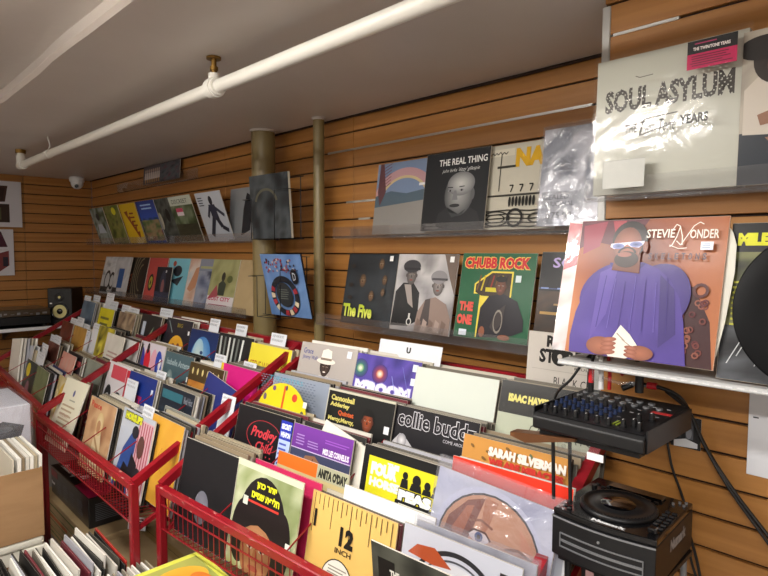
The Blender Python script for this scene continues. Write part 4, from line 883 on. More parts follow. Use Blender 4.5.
a = A_('#d8d4d6', 80); a.rect(.2, .74, .6, .22, '#c84a58'); a.ell(.2, .40, .15, .22, '#2a2a2c'); a.ell(.62, .34, .2, .22, '#26262a'); a.ell(.6, .3, .09, .1, '#8a3a3a'); a.rect(.82, .45, .17, .50, '#c02a3a'); a.ell(.2, .4, .07, .09, '#a8a8a8')
put('b1skull', 'white cover with dark heads and red lettering blocks, third row of the middle bin', a, 'gloss', group=G4)
a = A_('#1c3c9a', 81, c2='#16307c'); a.text('PET', .25, .50, .34, .18, '#b02a58', bold=.05); a.rect(.38, .36, .10, .14, '#c83050'); a.sticker(.86, .76, .07, '#e0e8f4'); a.lines(.35, .2, .35, .06, 1, '#5a7ac8')
put('b1blu2', 'royal blue cover with a dark pink word, third row of the middle bin', a, 'gloss', group=G4)
a = A_('#1c2430', 82); a.rect(.05, .82, .62, .12, '#2f6a78'); a.noise(['#151a22', '#26303c', '#1c222c'], 8, 2, (.02, .02, .98, .78)); a.text('Red Hot', .72, .84, .24, .09, '#8a8e98', bold=.01)
put('b1teal', 'dark cover with a teal bar along the top, third row of the middle bin', a, 'gloss', group=G4)
a = A_('#8a8c84', 83, .31, .26); a.rect(.03, .03, .94, .92, '#17191c'); a.poly([(.2, .3), (.5, .65), (.72, .55), (.6, .25)], '#8f949c'); a.poly([(.25, .35), (.5, .6), (.45, .4)], '#c8ccd4'); a.ell(.28, .72, .09, .1, '#7a8278'); a.noise(['#22304a', '#17191c', '#3c4658'], 8, 5, (.6, .3, .95, .6)); a.rect(.70, .70, .22, .14, '#8a3a34'); a.text('Machine Head', .69, .86, .24, .05, '#d8d4c8'); a.sticker(.84, .08, .06)
put('b1photo', 'dark framed photo cover with silver shapes in the middle bin', a, 'gloss', group=G4)
a = A_('#d6d2bc', 84, .32, .32); a.lines(.2, .08, .6, .55, 8, '#a8987c'); a.ell(.55, .80, .04, .05, '#5a5a8a'); a.rect(.45, .68, .25, .02, '#9a9a8a'); a.text('MOZART', .25, .42, .4, .06, '#b08a7a')
put('b1paper', 'cream cover with rows of faint lettering, front row left of the middle bin', a, 'card', tilt=-2, group=G4)
a = A_('#b8906a', 85); a.noise(['#a87c58', '#c8a47c', '#b48c66', '#9c6c4c'], 12, 5); a.text('Peace', .08, .86, .4, .09, '#b8382c', bold=.02); a.poly([(.35, 0), (.38, .45), (.45, .7), (.58, .7), (.68, .4), (.72, 0)], '#d8c49c'); a.ell(.52, .68, .13, .16, '#e0d0a8', '#c8b07c'); a.ell(.5, .64, .07, .09, '#b0825c'); a.line(.4, .5, .65, .3, .05, '#a8845c')
put('b1lady', 'sepia cover of a draped figure, front row of the middle bin', a, 'gloss', group=G4)
a = A_('#b4bac4', 86); a.poly([(.05, 0), (.2, .5), (.45, .8), (.6, .7), (.5, .3), (.55, 0)], '#2c4a8a'); a.poly([(.15, 0), (.3, .35), (.5, .3), (.5, 0)], '#17181c'); a.rect(.56, .02, .42, .92, '#d0a8b0')
for i in range(6): a.rect(.58 + i * .07, .02, .03, .9, '#a8505c')
a.ell(.5, .76, .1, .08, '#20222a'); a.ell(.72, .62, .1, .14, '#5a3a34'); a.poly([(.42, .1), (.5, .5), (.7, .4), (.72, .05)], '#1c1c22'); a.ell(.75, .25, .12, .12, '#26242a'); a.rect(.05, .06, .14, .16, '#d8d82a'); a.text('HORSLIPS', .10, .86, .55, .12, '#1c1c10', bold=.09); a.text('HORSLIPS', .11, .87, .53, .10, '#d4d62a', bold=.05)
put('b1mag', 'busy comic style cover with a yellow title, front row of the middle bin', a, 'gloss', group=G4)
a = A_('#cf962c', 87, c2='#d69f34'); a.noise(['#cc932a', '#d8a238', '#d09830'], 8, 2); a.path([(.3, .55), (.4, .7), (.45, .5), (.55, .66), (.6, .5)], .006, '#a8742a'); a.path([(.3, .4), (.5, .45), (.65, .38)], .005, '#a8742a')
put('b1yel', 'plain mustard yellow cover with a faint drawing, front row right of the middle bin', a, 'gloss', group=G4)

# ================================================================ covers in the farthest bin
G5 = 'front covers in the farthest bin'
def far(key, label, bg, pal, extra=None, **k):
    a = A_(bg, len(key)); a.noise(pal, 8, len(label) % 13 + 1, sc=4)
    if extra: extra(a)
    return put(key, label + ' in the farthest bin', a, 'gloss', group=G5, **k)
far('b0_1', 'slate blue cover at the back left', '#4a6278', ['#3c5468', '#5a7288', '#6f8698'])
far('b0_2', 'bright yellow cover with grey lettering', '#d8cc1c', ['#d4c81a', '#e0d628', '#d8cc20'], lambda a: (a.lines(.15, .45, .7, .4, 3, '#7a7a3a'), a.ell(.25, .3, .12, .1, '#4a4a2a')))
far('b0_3', 'tan cover crowded with small dark figures', '#a88a68', ['#a08060', '#4a3028', '#c8b090', '#3a2420'])
far('b0_4', 'black cover with pale and tan picture pieces', '#1c1e20', ['#1a1c1e', '#26282a', '#202224'], lambda a: (a.rect(.12, .6, .16, .26, '#b8c4d4'), a.poly([(.5, .1), (.5, .5), (.9, .62), (.85, .1)], '#b8a070'), a.poly([(.4, .5), (.7, .8), (.62, .6)], '#8a9a7a'), a.ell(.68, .3, .08, .14, '#3a4a2a')))
far('b0_5', 'dark brown red cover, second row left', '#4a1e14', ['#3c1810', '#7a3a20', '#5a2818'])
far('b0_6', 'amber cover, second row', '#b88a3a', ['#a87c30', '#c89a4a', '#b48634'])
far('b0_7', 'yellow and black photo cover, second row', '#d0c038', ['#d8c83a', '#c8b830', '#2a2a1c', '#e0d44a'])
far('b0_8', 'pale poster like cover with faint text', '#dcd8cc', ['#dcd8ce', '#d2cec2', '#e2ded4'], lambda a: (a.lines(.2, .4, .6, .3, 4, '#b0928a'), a.rect(.3, .1, .35, .2, '#3a3a38')))
far('b0_9', 'white topped cover with black pictures below', '#cfcfcf', ['#2a2422', '#4a3c36', '#1c1a1a'], lambda a: a.rect(.04, .62, .92, .34, '#dededc'))
far('b0_10', 'maroon portrait cover, third row left', '#6a3a34', ['#5a2c28', '#8a5a4c', '#7a4038'])
far('b0_11', 'salmon pink cover leaning low', '#c88a7c', ['#c08070', '#d89a8c', '#c8b0a0'], lean=18)
far('b0_12', 'black and red banded cover, third row', '#1c1c20', ['#1a1a1e', '#2a2226', '#18181c'], lambda a: a.rect(.05, .78, .9, .1, '#b04a4c'))
far('b0_13', 'grey green plain cover, third row', '#7d8478', ['#7a8276', '#868c80', '#808880'])
far('b0_14', 'bluish white sleeve tipped sideways at the left', '#b4b9c4', ['#a8aebc', '#c2c6d0', '#b4b9c4'], tilt=-6)
far('b0_15', 'black cover with a yellow flower shape', '#2a3430', ['#242e2a', '#3c4844', '#2a3430'], lambda a: (a.ell(.3, .80, .18, .14, '#d8c81c'), a.ell(.5, .3, .2, .3, '#c88a9a', '#8a6a7a')))
far('b0_16', 'worn green edged sleeve', '#5a6a4a', ['#4c5c3e', '#7a8460', '#5a6a4a'])
far('b0_17', 'cover with an oval golden portrait', '#c8b88a', ['#d0c4a0', '#b8a878', '#a89868'], lambda a: (a.ell(.48, .5, .34, .42, '#c8a84a'), a.ell(.55, .52, .22, .3, '#a8a0b0'), a.ell(.5, .3, .16, .14, '#8a4a6a')))

# ---------------------------------------------------------------- the packed sleeves behind each front cover
rr = random.Random(11)
EDGES = ['#c2baa8', '#8f887a', '#e6e2d8', '#6a6458', '#2c2a28', '#b0a58c', '#1c1b1a', '#8c7c64', '#cfcabf', '#4a463e', '#a9a9b0', '#6e2a34', '#3a3e68', '#9a8f78']
FILL = []
for i, c in enumerate(EDGES):
    a = Art(.315, .315, i); a.rect(.002, .002, .996, .996, c)
    me = panel_mesh('record_sleeve', a, .0075 + (i % 3) * .002, c, '#a8a194'); me.materials.append(M['card']); FILL.append(me)
THIN = []
for i, c in enumerate(EDGES):
    a = Art(.315, .315, i); a.rect(.002, .002, .996, .996, c)
    me = panel_mesh('record_sleeve', a, .0038 + (i % 3) * .0012, c, '#a8a194'); me.materials.append(M['card']); THIN.append(me)
def stack(key, n, label, group, step=None, x=None, dz=0, keys=None):
    px_, y, z, l, yw = POS[key] if keys is None else keys
    n = int(n * 1.35); step = .088 / n
    for i in range(n):
        o = bpy.data.objects.new('record_sleeve', (FILL if rr.random() < .35 else THIN)[rr.randrange(len(FILL))]); COL.objects.link(o)
        d = .011 + step * i; c, s_ = math.cos(R(yw)), math.sin(R(yw))
        place(o, (px_ + rr.uniform(-.006, .010) - d * s_, y + d * c, z + rr.uniform(-.016, .0) + dz + d * .03), l, yw)
        tag(o, label, 'record', group)
for k, n, what in (('hat', 5, 'hat portrait'), ('mroom', 5, 'purple glowing'), ('white_a', 5, 'blank off-white'), ('isaac', 3, 'black banded pale'),
                   ('dial', 5, 'yellow dial'), ('cann', 5, 'orange lit face'), ('collie', 5, 'outlined title'), ('sarah', 3, 'orange patterned'),
                   ('prod', 5, 'red script'), ('luc', 4, 'purple banded'), ('peas', 5, 'yellow panel'), ('black', 6, 'plain black'), ('twelve', 4, 'ruler printed')):
    stack(k, n, 'thick sleeve packed behind the %s cover in the nearest bin' % what, 'sleeves behind the %s cover' % what)
for k, n, what in (('b1phar', 4, 'orange egg face'), ('b1blue', 4, 'moonlike face'), ('b1zeb', 4, 'streaky stroke'), ('b1winw', 4, 'yellow brown lettered'), ('b1col', 4, 'multicoloured abstract'),
                   ('b1grey', 4, 'half shaded face'), ('b1brown', 4, 'brown and gold'), ('b1pink', 4, 'magenta'), ('b1skull', 4, 'dark heads'), ('b1blu2', 4, 'royal blue'), ('b1teal', 5, 'teal barred'), ('b1lady', 6, 'sepia figure'), ('b1mag', 4, 'comic style'), ('b1yel', 5, 'mustard yellow')):
    stack(k, n, 'thick sleeve packed behind the %s cover in the middle bin' % what, 'sleeves behind the %s cover' % what)
for k, n, what in (('b0_1', 3, 'slate blue'), ('b0_2', 3, 'bright yellow'), ('b0_3', 3, 'crowded tan'), ('b0_4', 3, 'black and tan'), ('b0_6', 3, 'amber'), ('b0_7', 3, 'yellow and black'), ('b0_9', 3, 'white topped'), ('b0_10', 3, 'maroon portrait'), ('b0_12', 3, 'red banded'), ('b0_13', 4, 'grey green'), ('b0_14', 3, 'bluish white'), ('b0_15', 4, 'yellow flower'), ('b0_16', 4, 'green edged'), ('b0_17', 4, 'oval portrait')):
    stack(k, n, 'thick sleeve packed behind the %s cover in the farthest bin' % what, 'sleeves behind the %s cover' % what)
# white stack leaning at the left end of the farthest bin
for i in range(5):
    o = bpy.data.objects.new('record_sleeve', FILL[(2, 8, 10, 0, 2)[i]]); COL.objects.link(o)
    place(o, (-4.82 + .02 * i, .945 + .017 * i, .60), 9, -3, -7); tag(o, 'white edged sleeve slumping at the left end of the farthest bin', 'record', 'slumping white sleeves')

# ---------------------------------------------------------------- divider cards
def card(label, x, y, z, w=.10, h=.34, top=None, yaw=0, lean=14, txt=None, group='handwritten divider cards', tilt=0, ink='#44464c', art=None):
    a = art or Art(w, h, int(abs(x * 100)))
    if not art:
        a.rect(.002, .002, .996, .996, '#dfe2e8')
        if txt: a.text(txt, .46, 1 - .04 / h, .07, .022 / h, '#2a2a2c', bold=.04)
        else:
            for r_ in range(2):
                xx = .10
                while xx < .82:
                    k = a.rnd.uniform(.03, .07); a.line(xx, 1 - (.018 + r_ * .018) / h, xx + k * .4, 1 - (.008 + r_ * .018) / h, .03 * .1 / w * .6, ink); xx += k + .03
    o = sleeve(label, a, (x, y, z - h * math.cos(R(lean))), lean, yaw, tilt, 'card', .0015, edge='#e6e6e6', name='divider_card', cat='divider card', group=group)
    return o
for x, y, z, w, lab in ((-2.76, 1.372, 1.200, .10, 'behind the moonlike face cover'), (-2.50, 1.372, 1.195, .10, 'behind the streaky stroke cover'), (-2.185, 1.365, 1.185, .115, 'behind the yellow brown lettered cover'),
                        (-2.44, 1.225, 1.075, .10, 'behind the brown and gold cover'), (-2.22, 1.243, 1.068, .10, 'behind the magenta cover'), (-2.69, 1.055, .985, .10, 'behind the royal blue cover'), (-2.06, 1.05, .985, .10, 'right of the dark photo cover'), (-2.345, .853, .925, .10, 'behind the comic style cover'), (-2.86, .98, .93, .13, 'between the dark heads and sepia covers')):
    card('white handwritten card %s in the middle bin' % lab, x, y, z, w)
card('long white card at the back left corner of the middle bin', -3.42, 1.395, 1.205, .17)
card('long white divider card marked with the letter U in the nearest bin', -1.545, 1.425, 1.222, .295, .34, lean=14, yaw=2, txt='U', group=None)
fr = [(-4.82, 1.40, 1.225), (-4.68, 1.42, 1.235), (-4.42, 1.43, 1.265), (-4.30, 1.41, 1.215), (-4.05, 1.40, 1.205), (-3.86, 1.38, 1.20), (-4.72, 1.27, 1.07), (-4.55, 1.265, 1.09), (-4.42, 1.26, 1.055), (-4.10, 1.23, 1.09), (-4.28, 1.22, 1.03), (-4.60, 1.10, .975), (-4.46, 1.09, .985), (-4.50, .97, .925), (-4.30, .95, .905), (-4.38, .99, .95)]
for x, y, z in fr: card('small white divider card sticking up among the records of the farthest bin', x, y, z - .022, .17, .34, yaw=-3, group='divider cards in the farthest bin')
# ================================================================ mixer, disc player and their stand
def knob(parent, x, y, z, r=.0048, h=.011, m='black', cap=None, name='knob'):
    b = MB(); b.cyl((x, y, z), (x, y, z + h * .25), r * 1.25, n=12); b.cyl((x, y, z + h * .2), (x, y, z + h), r, r * .86, n=12)
    if cap: b.cur = 1
    b.box((x - .0007, y - r * .95, z + h), (x + .0007, y + r * .1, z + h + .0006))
    return b.build(name, [m, cap or 'white'], parent)
MX = thing('audio_mixer', 'black compact audio mixer with rows of knobs on the upper stand arm', 'mixer', (-.664, 1.115, 1.160), R(-1))
b = MB(); W_, D_, H_ = .243, .245, .043
b.prism([(0, .004), (.006, 0), (D_, 0), (D_, H_ + .008), (.012, H_ - .006), (0, H_ - .016)], 0, W_, 'x'); b.build('body', 'black', MX, .003)
for x_ in (-.003, W_):
    b = MB(); b.box((x_, .01, .002), (x_ + .003, D_, H_ + .004)); b.build('side_cheek', 'darkmetal', MX)
def mz(y): return H_ - .006 + (y - .012) * .014 / (D_ - .012) + .0003
b = MB()
b.prism([(.008, mz(.016)), (D_ - .02, mz(D_ - .02)), (D_ - .02, mz(D_ - .02) + .0006), (.008, mz(.016) + .0006)], .006, W_ - .006, 'x'); b.build('face_plate', 'darkmetal', MX)
rr = random.Random(3)
for c in range(7):                                   # channel strips
    x = .018 + c * .021
    for r_, yy in enumerate((.05, .072, .094, .116, .138)):
        knob(MX, x, yy, mz(yy) + .001, .0042, .011, 'blue' if r_ in (1, 2, 3) else 'black')
for c in range(7):
    knob(MX, .018 + c * .024, .024, mz(.024) + .001, .0052, .014, 'black', 'white')
for x, y in ((.19, .03), (.205, .045), (.222, .03), (.20, .08)): knob(MX, x, y, mz(y) + .001, .0056, .016, 'black', 'white')
knob(MX, .218, .10, mz(.1) + .001, .006, .016, 'black', 'white')
for i in range(8):                                   # jack sockets at the back
    x = .02 + i * .026
    for yy in ((.175, .205) if i < 7 else (.18,)):
        b = MB(); b.cyl((x, yy, mz(yy)), (x, yy, mz(yy) + .004), .0072, n=14); b.cur = 1; b.cyl((x, yy, mz(yy) + .004), (x, yy, mz(yy) + .0045), .004, n=10); b.build('socket', ['greymetal', 'lens'], MX)
b = MB(); b.box((.195, .15, mz(.15) + .0006), (.236, .165, mz(.15) + .0016)); b.build('display', mat('red_panel', '#b02a2a', rough=.4), MX)
b = MB()
for i in range(2): b.box((.165 + i * .008, .03, mz(.03) + .0006), (.169 + i * .008, .075, mz(.06) + .001))
b.build('level_marks', mat('lime_print', '#8a9a2a', rough=.5), MX)
b = MB(); rr = random.Random(8)
for i in range(40):
    x, y = rr.uniform(.01, .225), rr.choice((.038, .061, .083, .105, .127, .152, .19)); b.box((x, y, mz(y) + .0006), (x + .008, y + .0012, mz(y) + .001))
b.build('panel_print', 'white', MX)

# plugs and cables standing out of the mixer
def cable(label, pts, r=.0035, m='black', group='black audio cables'):
    b = MB(); b.tube(pts, r, 8, 8); o = b.build('audio_cable', m); return tag(o, label, 'cable', None)
o = cable('black cable arching out of the mixer back and down past the post', [(-.62, 1.30, 1.235), (-.618, 1.30, 1.30), (-.59, 1.33, 1.325), (-.55, 1.345, 1.318), (-.525, 1.34, 1.29), (-.52, 1.335, 1.236)], .005)
b = MB(); b.cyl((-.52, 1.335, 1.228), (-.52, 1.335, 1.285), .0095, n=16); b.build('plug', 'black', o)
b = MB(); b.cyl((-.62, 1.30, 1.228), (-.62, 1.30, 1.265), .008, n=14); b.build('plug', 'black', o)
o = cable('red collared black plug and cable curling left of the white plug', [(-.60, 1.26, 1.235), (-.60, 1.262, 1.29), (-.61, 1.29, 1.31), (-.64, 1.31, 1.29), (-.67, 1.30, 1.24), (-.71, 1.30, 1.19), (-.72, 1.32, 1.10)], .0035)
b = MB(); b.cyl((-.60, 1.26, 1.228), (-.60, 1.26, 1.25), .0065, n=14); b.cur = 1; b.cyl((-.60, 1.26, 1.25), (-.60, 1.262, 1.282), .006, n=14); b.build('plug', ['black', 'redplug'], o)
o = cable('white plug and cord standing in the mixer beside the red cord', [(-.583, 1.275, 1.235), (-.584, 1.276, 1.275), (-.592, 1.29, 1.30), (-.605, 1.33, 1.305), (-.60, 1.39, 1.26)], .0062, 'white')
o = cable('red cord standing in the mixer beside the white plug', [(-.568, 1.285, 1.235), (-.568, 1.286, 1.27), (-.578, 1.30, 1.295), (-.59, 1.34, 1.30), (-.585, 1.395, 1.25)], .0045, 'redplug')
o = cable('long black cable from the mixer running down the slatwall to the lower right corner', [(-.555, 1.325, 1.232), (-.535, 1.34, 1.245), (-.48, 1.345, 1.245), (-.445, 1.37, 1.225), (-.435, 1.415, 1.18), (-.40, 1.428, 1.10), (-.34, 1.43, 1.015), (-.27, 1.43, .935), (-.19, 1.43, .84), (-.1, 1.43, .72)], .0045)
b = MB(); b.cyl((-.555, 1.325, 1.233), (-.538, 1.34, 1.243), .007, n=12); b.cur = 1; b.cyl((-.538, 1.338, 1.244), (-.505, 1.343, 1.246), .005, n=12); b.cur = 2; b.cyl((-.505, 1.343, 1.246), (-.485, 1.345, 1.246), .008, n=12); b.build('plug', ['black', 'greymetal', 'redplug'], o)
cable('second black cable lying right beside the long one down the slatwall', [(-.47, 1.36, 1.235), (-.435, 1.40, 1.19), (-.408, 1.418, 1.12), (-.352, 1.418, 1.03), (-.285, 1.42, .945), (-.21, 1.42, .85), (-.13, 1.42, .73)], .0035)
cable('thin black cable hanging from under the mixer behind the disc player', [(-.50, 1.37, 1.16), (-.49, 1.425, 1.11), (-.475, 1.43, 1.04), (-.452, 1.435, .975), (-.44, 1.435, .93), (-.43, 1.435, .84), (-.40, 1.43, .77), (-.34, 1.43, .70)], .003)
cable('thin black cable dropping from the back corner of the disc player', [(-.425, 1.41, .90), (-.415, 1.43, .84), (-.40, 1.43, .78), (-.37, 1.43, .70), (-.36, 1.43, .60)], .0035)

# disc player
PZ = .868
CP = thing('disc_player', 'black tabletop disc player with a jog wheel under the mixer', 'disc player', (-.612, 1.118, PZ + .028), R(2))
W_, D_, H_ = .215, .235, .100
front = [(W_ * t, -.012 * math.sin(PI * t)) for t in [i / 12 for i in range(13)]]
b = MB(); b.prism(front + [(W_, D_), (0, D_)], 0, H_ * .86, 'z'); b.build('body', 'black', CP, .002)
b = MB(); b.prism([(x * 1.0 , y + .004) for x, y in front] + [(W_, D_), (0, D_)], H_ * .86, H_, 'z'); b.build('top_deck', 'blackgloss', CP, .003)
b = MB()
for (x0, y0), (x1, y1) in zip(front, front[1:]): b.bar((x0, y0 - .0012, H_ * .84), (x1, y1 - .0012, H_ * .84), .0018, .0035)
b.build('front_trim', 'grey', CP)
b = MB()
fr = [(W_ * t, -.012 * math.sin(PI * t) - .001) for t in [.1 + .8 * i / 10 for i in range(11)]]
for (x0, y0), (x1, y1) in zip(fr, fr[1:]):
    for z in (.024, .053): b.bar((x0, y0, z), (x1, y1, z), .003, .0025)
    b.bar((x0, y0 - .0004, .038), (x1, y1 - .0004, .038), .002, .005)
b.box((fr[0][0] - .001, fr[0][1] - .002, .023), (fr[0][0] + .001, fr[0][1] + .001, .054)); b.box((fr[-1][0] - .001, fr[-1][1] - .002, .023), (fr[-1][0] + .001, fr[-1][1] + .001, .054))
b.build('disc_slot', 'greymetal', CP)
b = MB(); b.cyl((W_ * .5, -.0115, .064), (W_ * .5, -.014, .064), .003, n=12); b.build('button', 'greymetal', CP)
jc = (.104, .098)
b = MB(); b.lathe([(.078, H_), (.080, H_ + .004), (.076, H_ + .009), (.070, H_ + .0095), (.069, H_ + .0075), (.045, H_ + .0075), (.044, H_ + .009), (.002, H_ + .009)], (jc[0], jc[1], 0), 64); jw = b.build('jog_wheel', 'darkmetal', CP)
b = MB()
for i in range(60):
    a_ = 2 * PI * i / 60; b.bar((jc[0] + .0765 * math.cos(a_), jc[1] + .0765 * math.sin(a_), H_ + .0085), (jc[0] + .072 * math.cos(a_), jc[1] + .072 * math.sin(a_), H_ + .0098), .0028, .001)
b.build('grip_ridges', 'black', jw)
b = MB(); b.lathe([(.036, H_ + .0092), (.034, H_ + .0102), (.001, H_ + .0102)], (jc[0], jc[1], 0), 32); b.build('centre_display', 'lens', jw)
b = MB(); b.rbox((.045, D_ - .048, H_), (.165, D_ - .018, H_ + .006), .002, 1); b.build('screen', 'lens', CP)
rr = random.Random(5)
for x, y in [(.016, .03), (.016, .05), (.03, .02), (.036, .18), (.02, .17), (.02, .19), (.045, .19)] + [(.190 + .014 * (i % 2), .055 + .018 * (i // 2)) for i in range(12)] + [(.06 + i * .016, D_ - .058) for i in range(7)]:
    b = MB(); b.rbox((x - .0048, y - .0042, H_), (x + .0048, y + .0042, H_ + .0032), .001, 1); b.build('button', 'darkmetal', CP)
b = MB(); b.rbox((.190, .022, H_ + .001), (.206, .04, H_ + .012), .002, 1); b.box((.196, .012, H_), (.2, .05, H_ + .001)); b.build('pitch_fader', 'blackgloss', CP)
b = MB(); b.cyl((.028, .15, H_), (.028, .15, H_ + .014), .006, n=14); b.build('knob', 'black', CP)
for i, (x, y) in enumerate(((.195, .21), (.206, .2), (.186, .195), (.206, .217))):
    b = MB(); b.cyl((x, y, H_), (x, y, H_ + .0045), .003, n=10); b.build('button', 'grey', CP)
def flat_text(parent, s, w, h, mtx, m, bold=.02, name='lettering', shear=0):
    V, F = text_mesh(s, shear, bold); b = MB(); b.add([mtx @ Vector((x * w, y * h, 0)) for x, y in V], F); return b.build(name, m, parent)
flat_text(CP, 'Numark', .10, .026, Matrix.Translation((W_ + .0006, .085, .045)) @ Matrix.Rotation(PI / 2, 4, 'Z') @ Matrix.Rotation(PI / 2, 4, 'X'), mat('grey_print', '#8f9194', rough=.5), .04)
flat_text(CP, 'Numark', .07, .012, Matrix.Translation((.085, .0, H_ + .0006)), 'white', .06)
flat_text(CP, 'MENU SCRATCH TAP', .06, .004, Matrix.Translation((.07, D_ - .064, H_ + .0006)), 'white', .02)

# the stand: post, arms and legs
ST = thing('equipment_stand', 'black and brown metal stand arms carrying the mixer and disc player', 'stand', (-.66, 1.33, 0))
b = MB(); b.prism([(-.07, 1.125), (-.03, 1.117), (.09, 1.148), (.09, 1.1545), (-.07, 1.134)], -.20, -.17); b.build('upper_arm', mat('bronze_arm', '#6a4428', rough=.4, metal=.3), ST)
b = MB(); b.prism([(.0, 1.143), (.22, 1.143), (.22, 1.156), (.0, 1.156)], -.19, .0); b.build('mixer_shelf', 'darkmetal', ST)
b = MB(); b.box((.045, -.192, 1.115), (.14, -.190, 1.143)); b.cyl((.06, -.1925, 1.129), (.06, -.1895, 1.129), .005, n=10); b.build('clear_tab', 'acrylic', ST)
b = MB(); b.box((.115, -.196, 1.117), (.15, -.193, 1.132)); b.build('paper_tag', 'white', ST)
for x in (-.035, -.075):
    b = MB(); b.cyl((x + .105, -.175, .998), (x + .10, -.175, 1.145), .0042, n=10); b.build('rod', 'black', ST)
b = MB(); b.box((.06, -.205, .884), (.26, .02, .894)); b.build('player_shelf', 'darkmetal', ST)
b = MB(); b.cyl((.245, .01, .886), (.262, .03, .0), .007, n=10); b.build('leg', 'grey', ST)
b = MB(); b.cyl((.232, -.03, .886), (.245, -.02, .0), .007, n=10); b.build('leg', 'grey', ST)
b = MB(); b.cyl((.07, -.18, .886), (.07, -.18, .0), .007, n=10); b.build('leg', 'black', ST)
b = MB(); b.rbox((.10, -.18, .835), (.14, -.14, .883), .003, 1); b.build('adapter', 'black', ST)
b = MB(); b.box((.112, -.1815, .848), (.130, -.1805, .872)); b.build('adapter_label', mat('pinkish_tag', '#b08a8a', rough=.5), ST)

a = Art(.065, .075, 5); a.rect(0, 0, 1, 1, '#1b1c20'); a.poly([(.1, .0), (.9, .05), (.9, .2), (.5, .3), (.1, .2)], '#d8dade'); a.rect(.15, .3, .2, .6, '#3a3c42'); a.rect(.5, .3, .25, .65, '#5a5c64'); a.ell(.6, .5, .1, .2, '#8a8c94')
sleeve('small dark photo of bottles taped to the slatwall under the mixer', a, (-.485, 1.4465, 1.088), 0, 0, 0, 'gloss', .0015, name='photo_print', cat='photo')
a = Art(.21, .24, 6); a.rect(0, 0, 1, 1, '#d9dadf'); a.rect(.04, .53, .05, .012, '#3a3a3e')
sleeve('blank white sheet of paper hanging on the slatwall at the right edge', a, (-.326, 1.446, 1.062), 0, 0, 0, 'card', .0012, name='paper_sheet', cat='paper', edge='#d9dadf')

# ================================================================ far end: posters, turntable, speaker
def far_poster(label, y0, z0, w, h, draw):
    a = Art(w, h, 7); a.rect(0, 0, 1, 1, '#cfccd2'); draw(a)
    o = sleeve(label, a, (0, 0, 0), 0, 0, 0, 'card', .002, edge='#cfccd2', name='poster', cat='poster')
    o.matrix_world = Matrix.Translation((X0 + .016, y0, z0)) @ Matrix.Rotation(PI / 2, 4, 'Z')
far_poster('upper white poster of an open brown record player suitcase on the far wall', .90, 1.745, .38, .385, lambda a: (a.poly([(.15, .52), (.68, .55), (.74, .90), (.1, .88)], '#4a2f28'), a.poly([(.2, .57), (.64, .58), (.68, .84), (.17, .83)], '#3a2620'), a.rect(.12, .10, .64, .40, '#3a2a22'), a.rect(.18, .16, .42, .26, '#5a5a3a'), a.lines(.18, .16, .42, .26, 6, '#4a4a30')))
far_poster('lower white poster of a maroon and pink record player case on the far wall', .84, 1.335, .37, .39, lambda a: (a.poly([(.2, .60), (.88, .62), (.76, .95), (.1, .93)], '#4a2030'), a.rect(.6, .86, .07, .05, '#e8e0e4'), a.poly([(.08, .10), (.70, .08), (.90, .22), (.90, .54), (.70, .48), (.08, .46)], '#7a3a3a'), a.rect(.2, .16, .36, .24, '#d0c8cc'), a.line(.08, .52, .88, .56, .02, '#c8c0c4'), a.rect(.78, .2, .1, .2, '#2a2430')))
t = thing('wall_shelf', 'dark shelf with a white front edge under the speaker on the far wall', 'shelf', (X0 + .004, .3, .93))
b = MB(); b.box((.01, 0, -.028), (.46, 1.54, -.004)); b.build('board', 'black', t)
b = MB(); b.box((.46, 0, -.026), (.466, 1.54, .0)); b.build('front_edge', 'white', t)
for y in (.2, .8, 1.35):
    b = MB(); b.prism([(.012, -.03), (.35, -.03), (.012, -.14)], y, y + .01); b.build('bracket', 'darkmetal', t)
t = thing('turntable', 'low black and brown turntable on the shelf left of the speaker', 'turntable', (X0 + .06, .92, .931))
b = MB(); b.rbox((0, 0, .016), (.36, .45, .085), .004, 1); b.build('plinth', 'black', t)
b = MB(); b.rbox((.0, .0, .086), (.36, .45, .142), .006, 1); b.build('dust_cover', mat('smoked_cover', '#4a3c2c', rough=.3, coat=.4), t)
b = MB()
rr = random.Random(2)
for i in range(9): b.box((.3603, .03 + i * .045, .092 + rr.uniform(0, .02)), (.3613, .03 + i * .045 + rr.uniform(.015, .035), .104 + rr.uniform(0, .02)))  # pale metal bits standing in for reflections on the dust cover's front
b.build('reflections_strip', mat('reflection_metal', '#9a9ca0', rough=.3, metal=.7), t).name = 'reflection_bits'
for x, y in ((.04, .04), (.32, .04), (.04, .41), (.32, .41)):
    b = MB(); b.cyl((x, y, 0), (x, y, .016), .02, n=14); b.build('foot', 'black', t)
t = thing('loudspeaker', 'black studio loudspeaker with a yellow cone on the far wall shelf', 'speaker', (X0 + .30, 1.52, .931), R(51))
b = MB(); b.rbox((-.098, -.115, 0), (.098, .115, .30), .008); b.build('cabinet', 'black', t)
def fr_disc(name, z, prof, m, n=32, x=0):
    b = MB(); b.lathe(prof, (x, -.1155, z), n, Matrix.Rotation(PI / 2, 4, 'X')); return b.build(name, m, t)
w_ = fr_disc('woofer', .105, [(.072, .0005), (.071, .006), (.062, .006), (.058, .001)], 'blackgloss')
b = MB(); b.lathe([(.056, .0015), (.026, .0008)], (0, -.1155, .105), 32, Matrix.Rotation(PI / 2, 4, 'X')); b.build('cone', 'cone', w_)
b = MB(); b.lathe([(.024, .002), (.02, .007), (.002, .009)], (0, -.1155, .105), 24, Matrix.Rotation(PI / 2, 4, 'X')); b.build('dust_cap', 'lens', w_)
fr_disc('tweeter', .225, [(.035, .0005), (.034, .004), (.018, .003), (.012, .001)], 'black')
fr_disc('tweeter_dome', .225, [(.012, .002), (.009, .006), (.001, .008)], 'cone', 18)
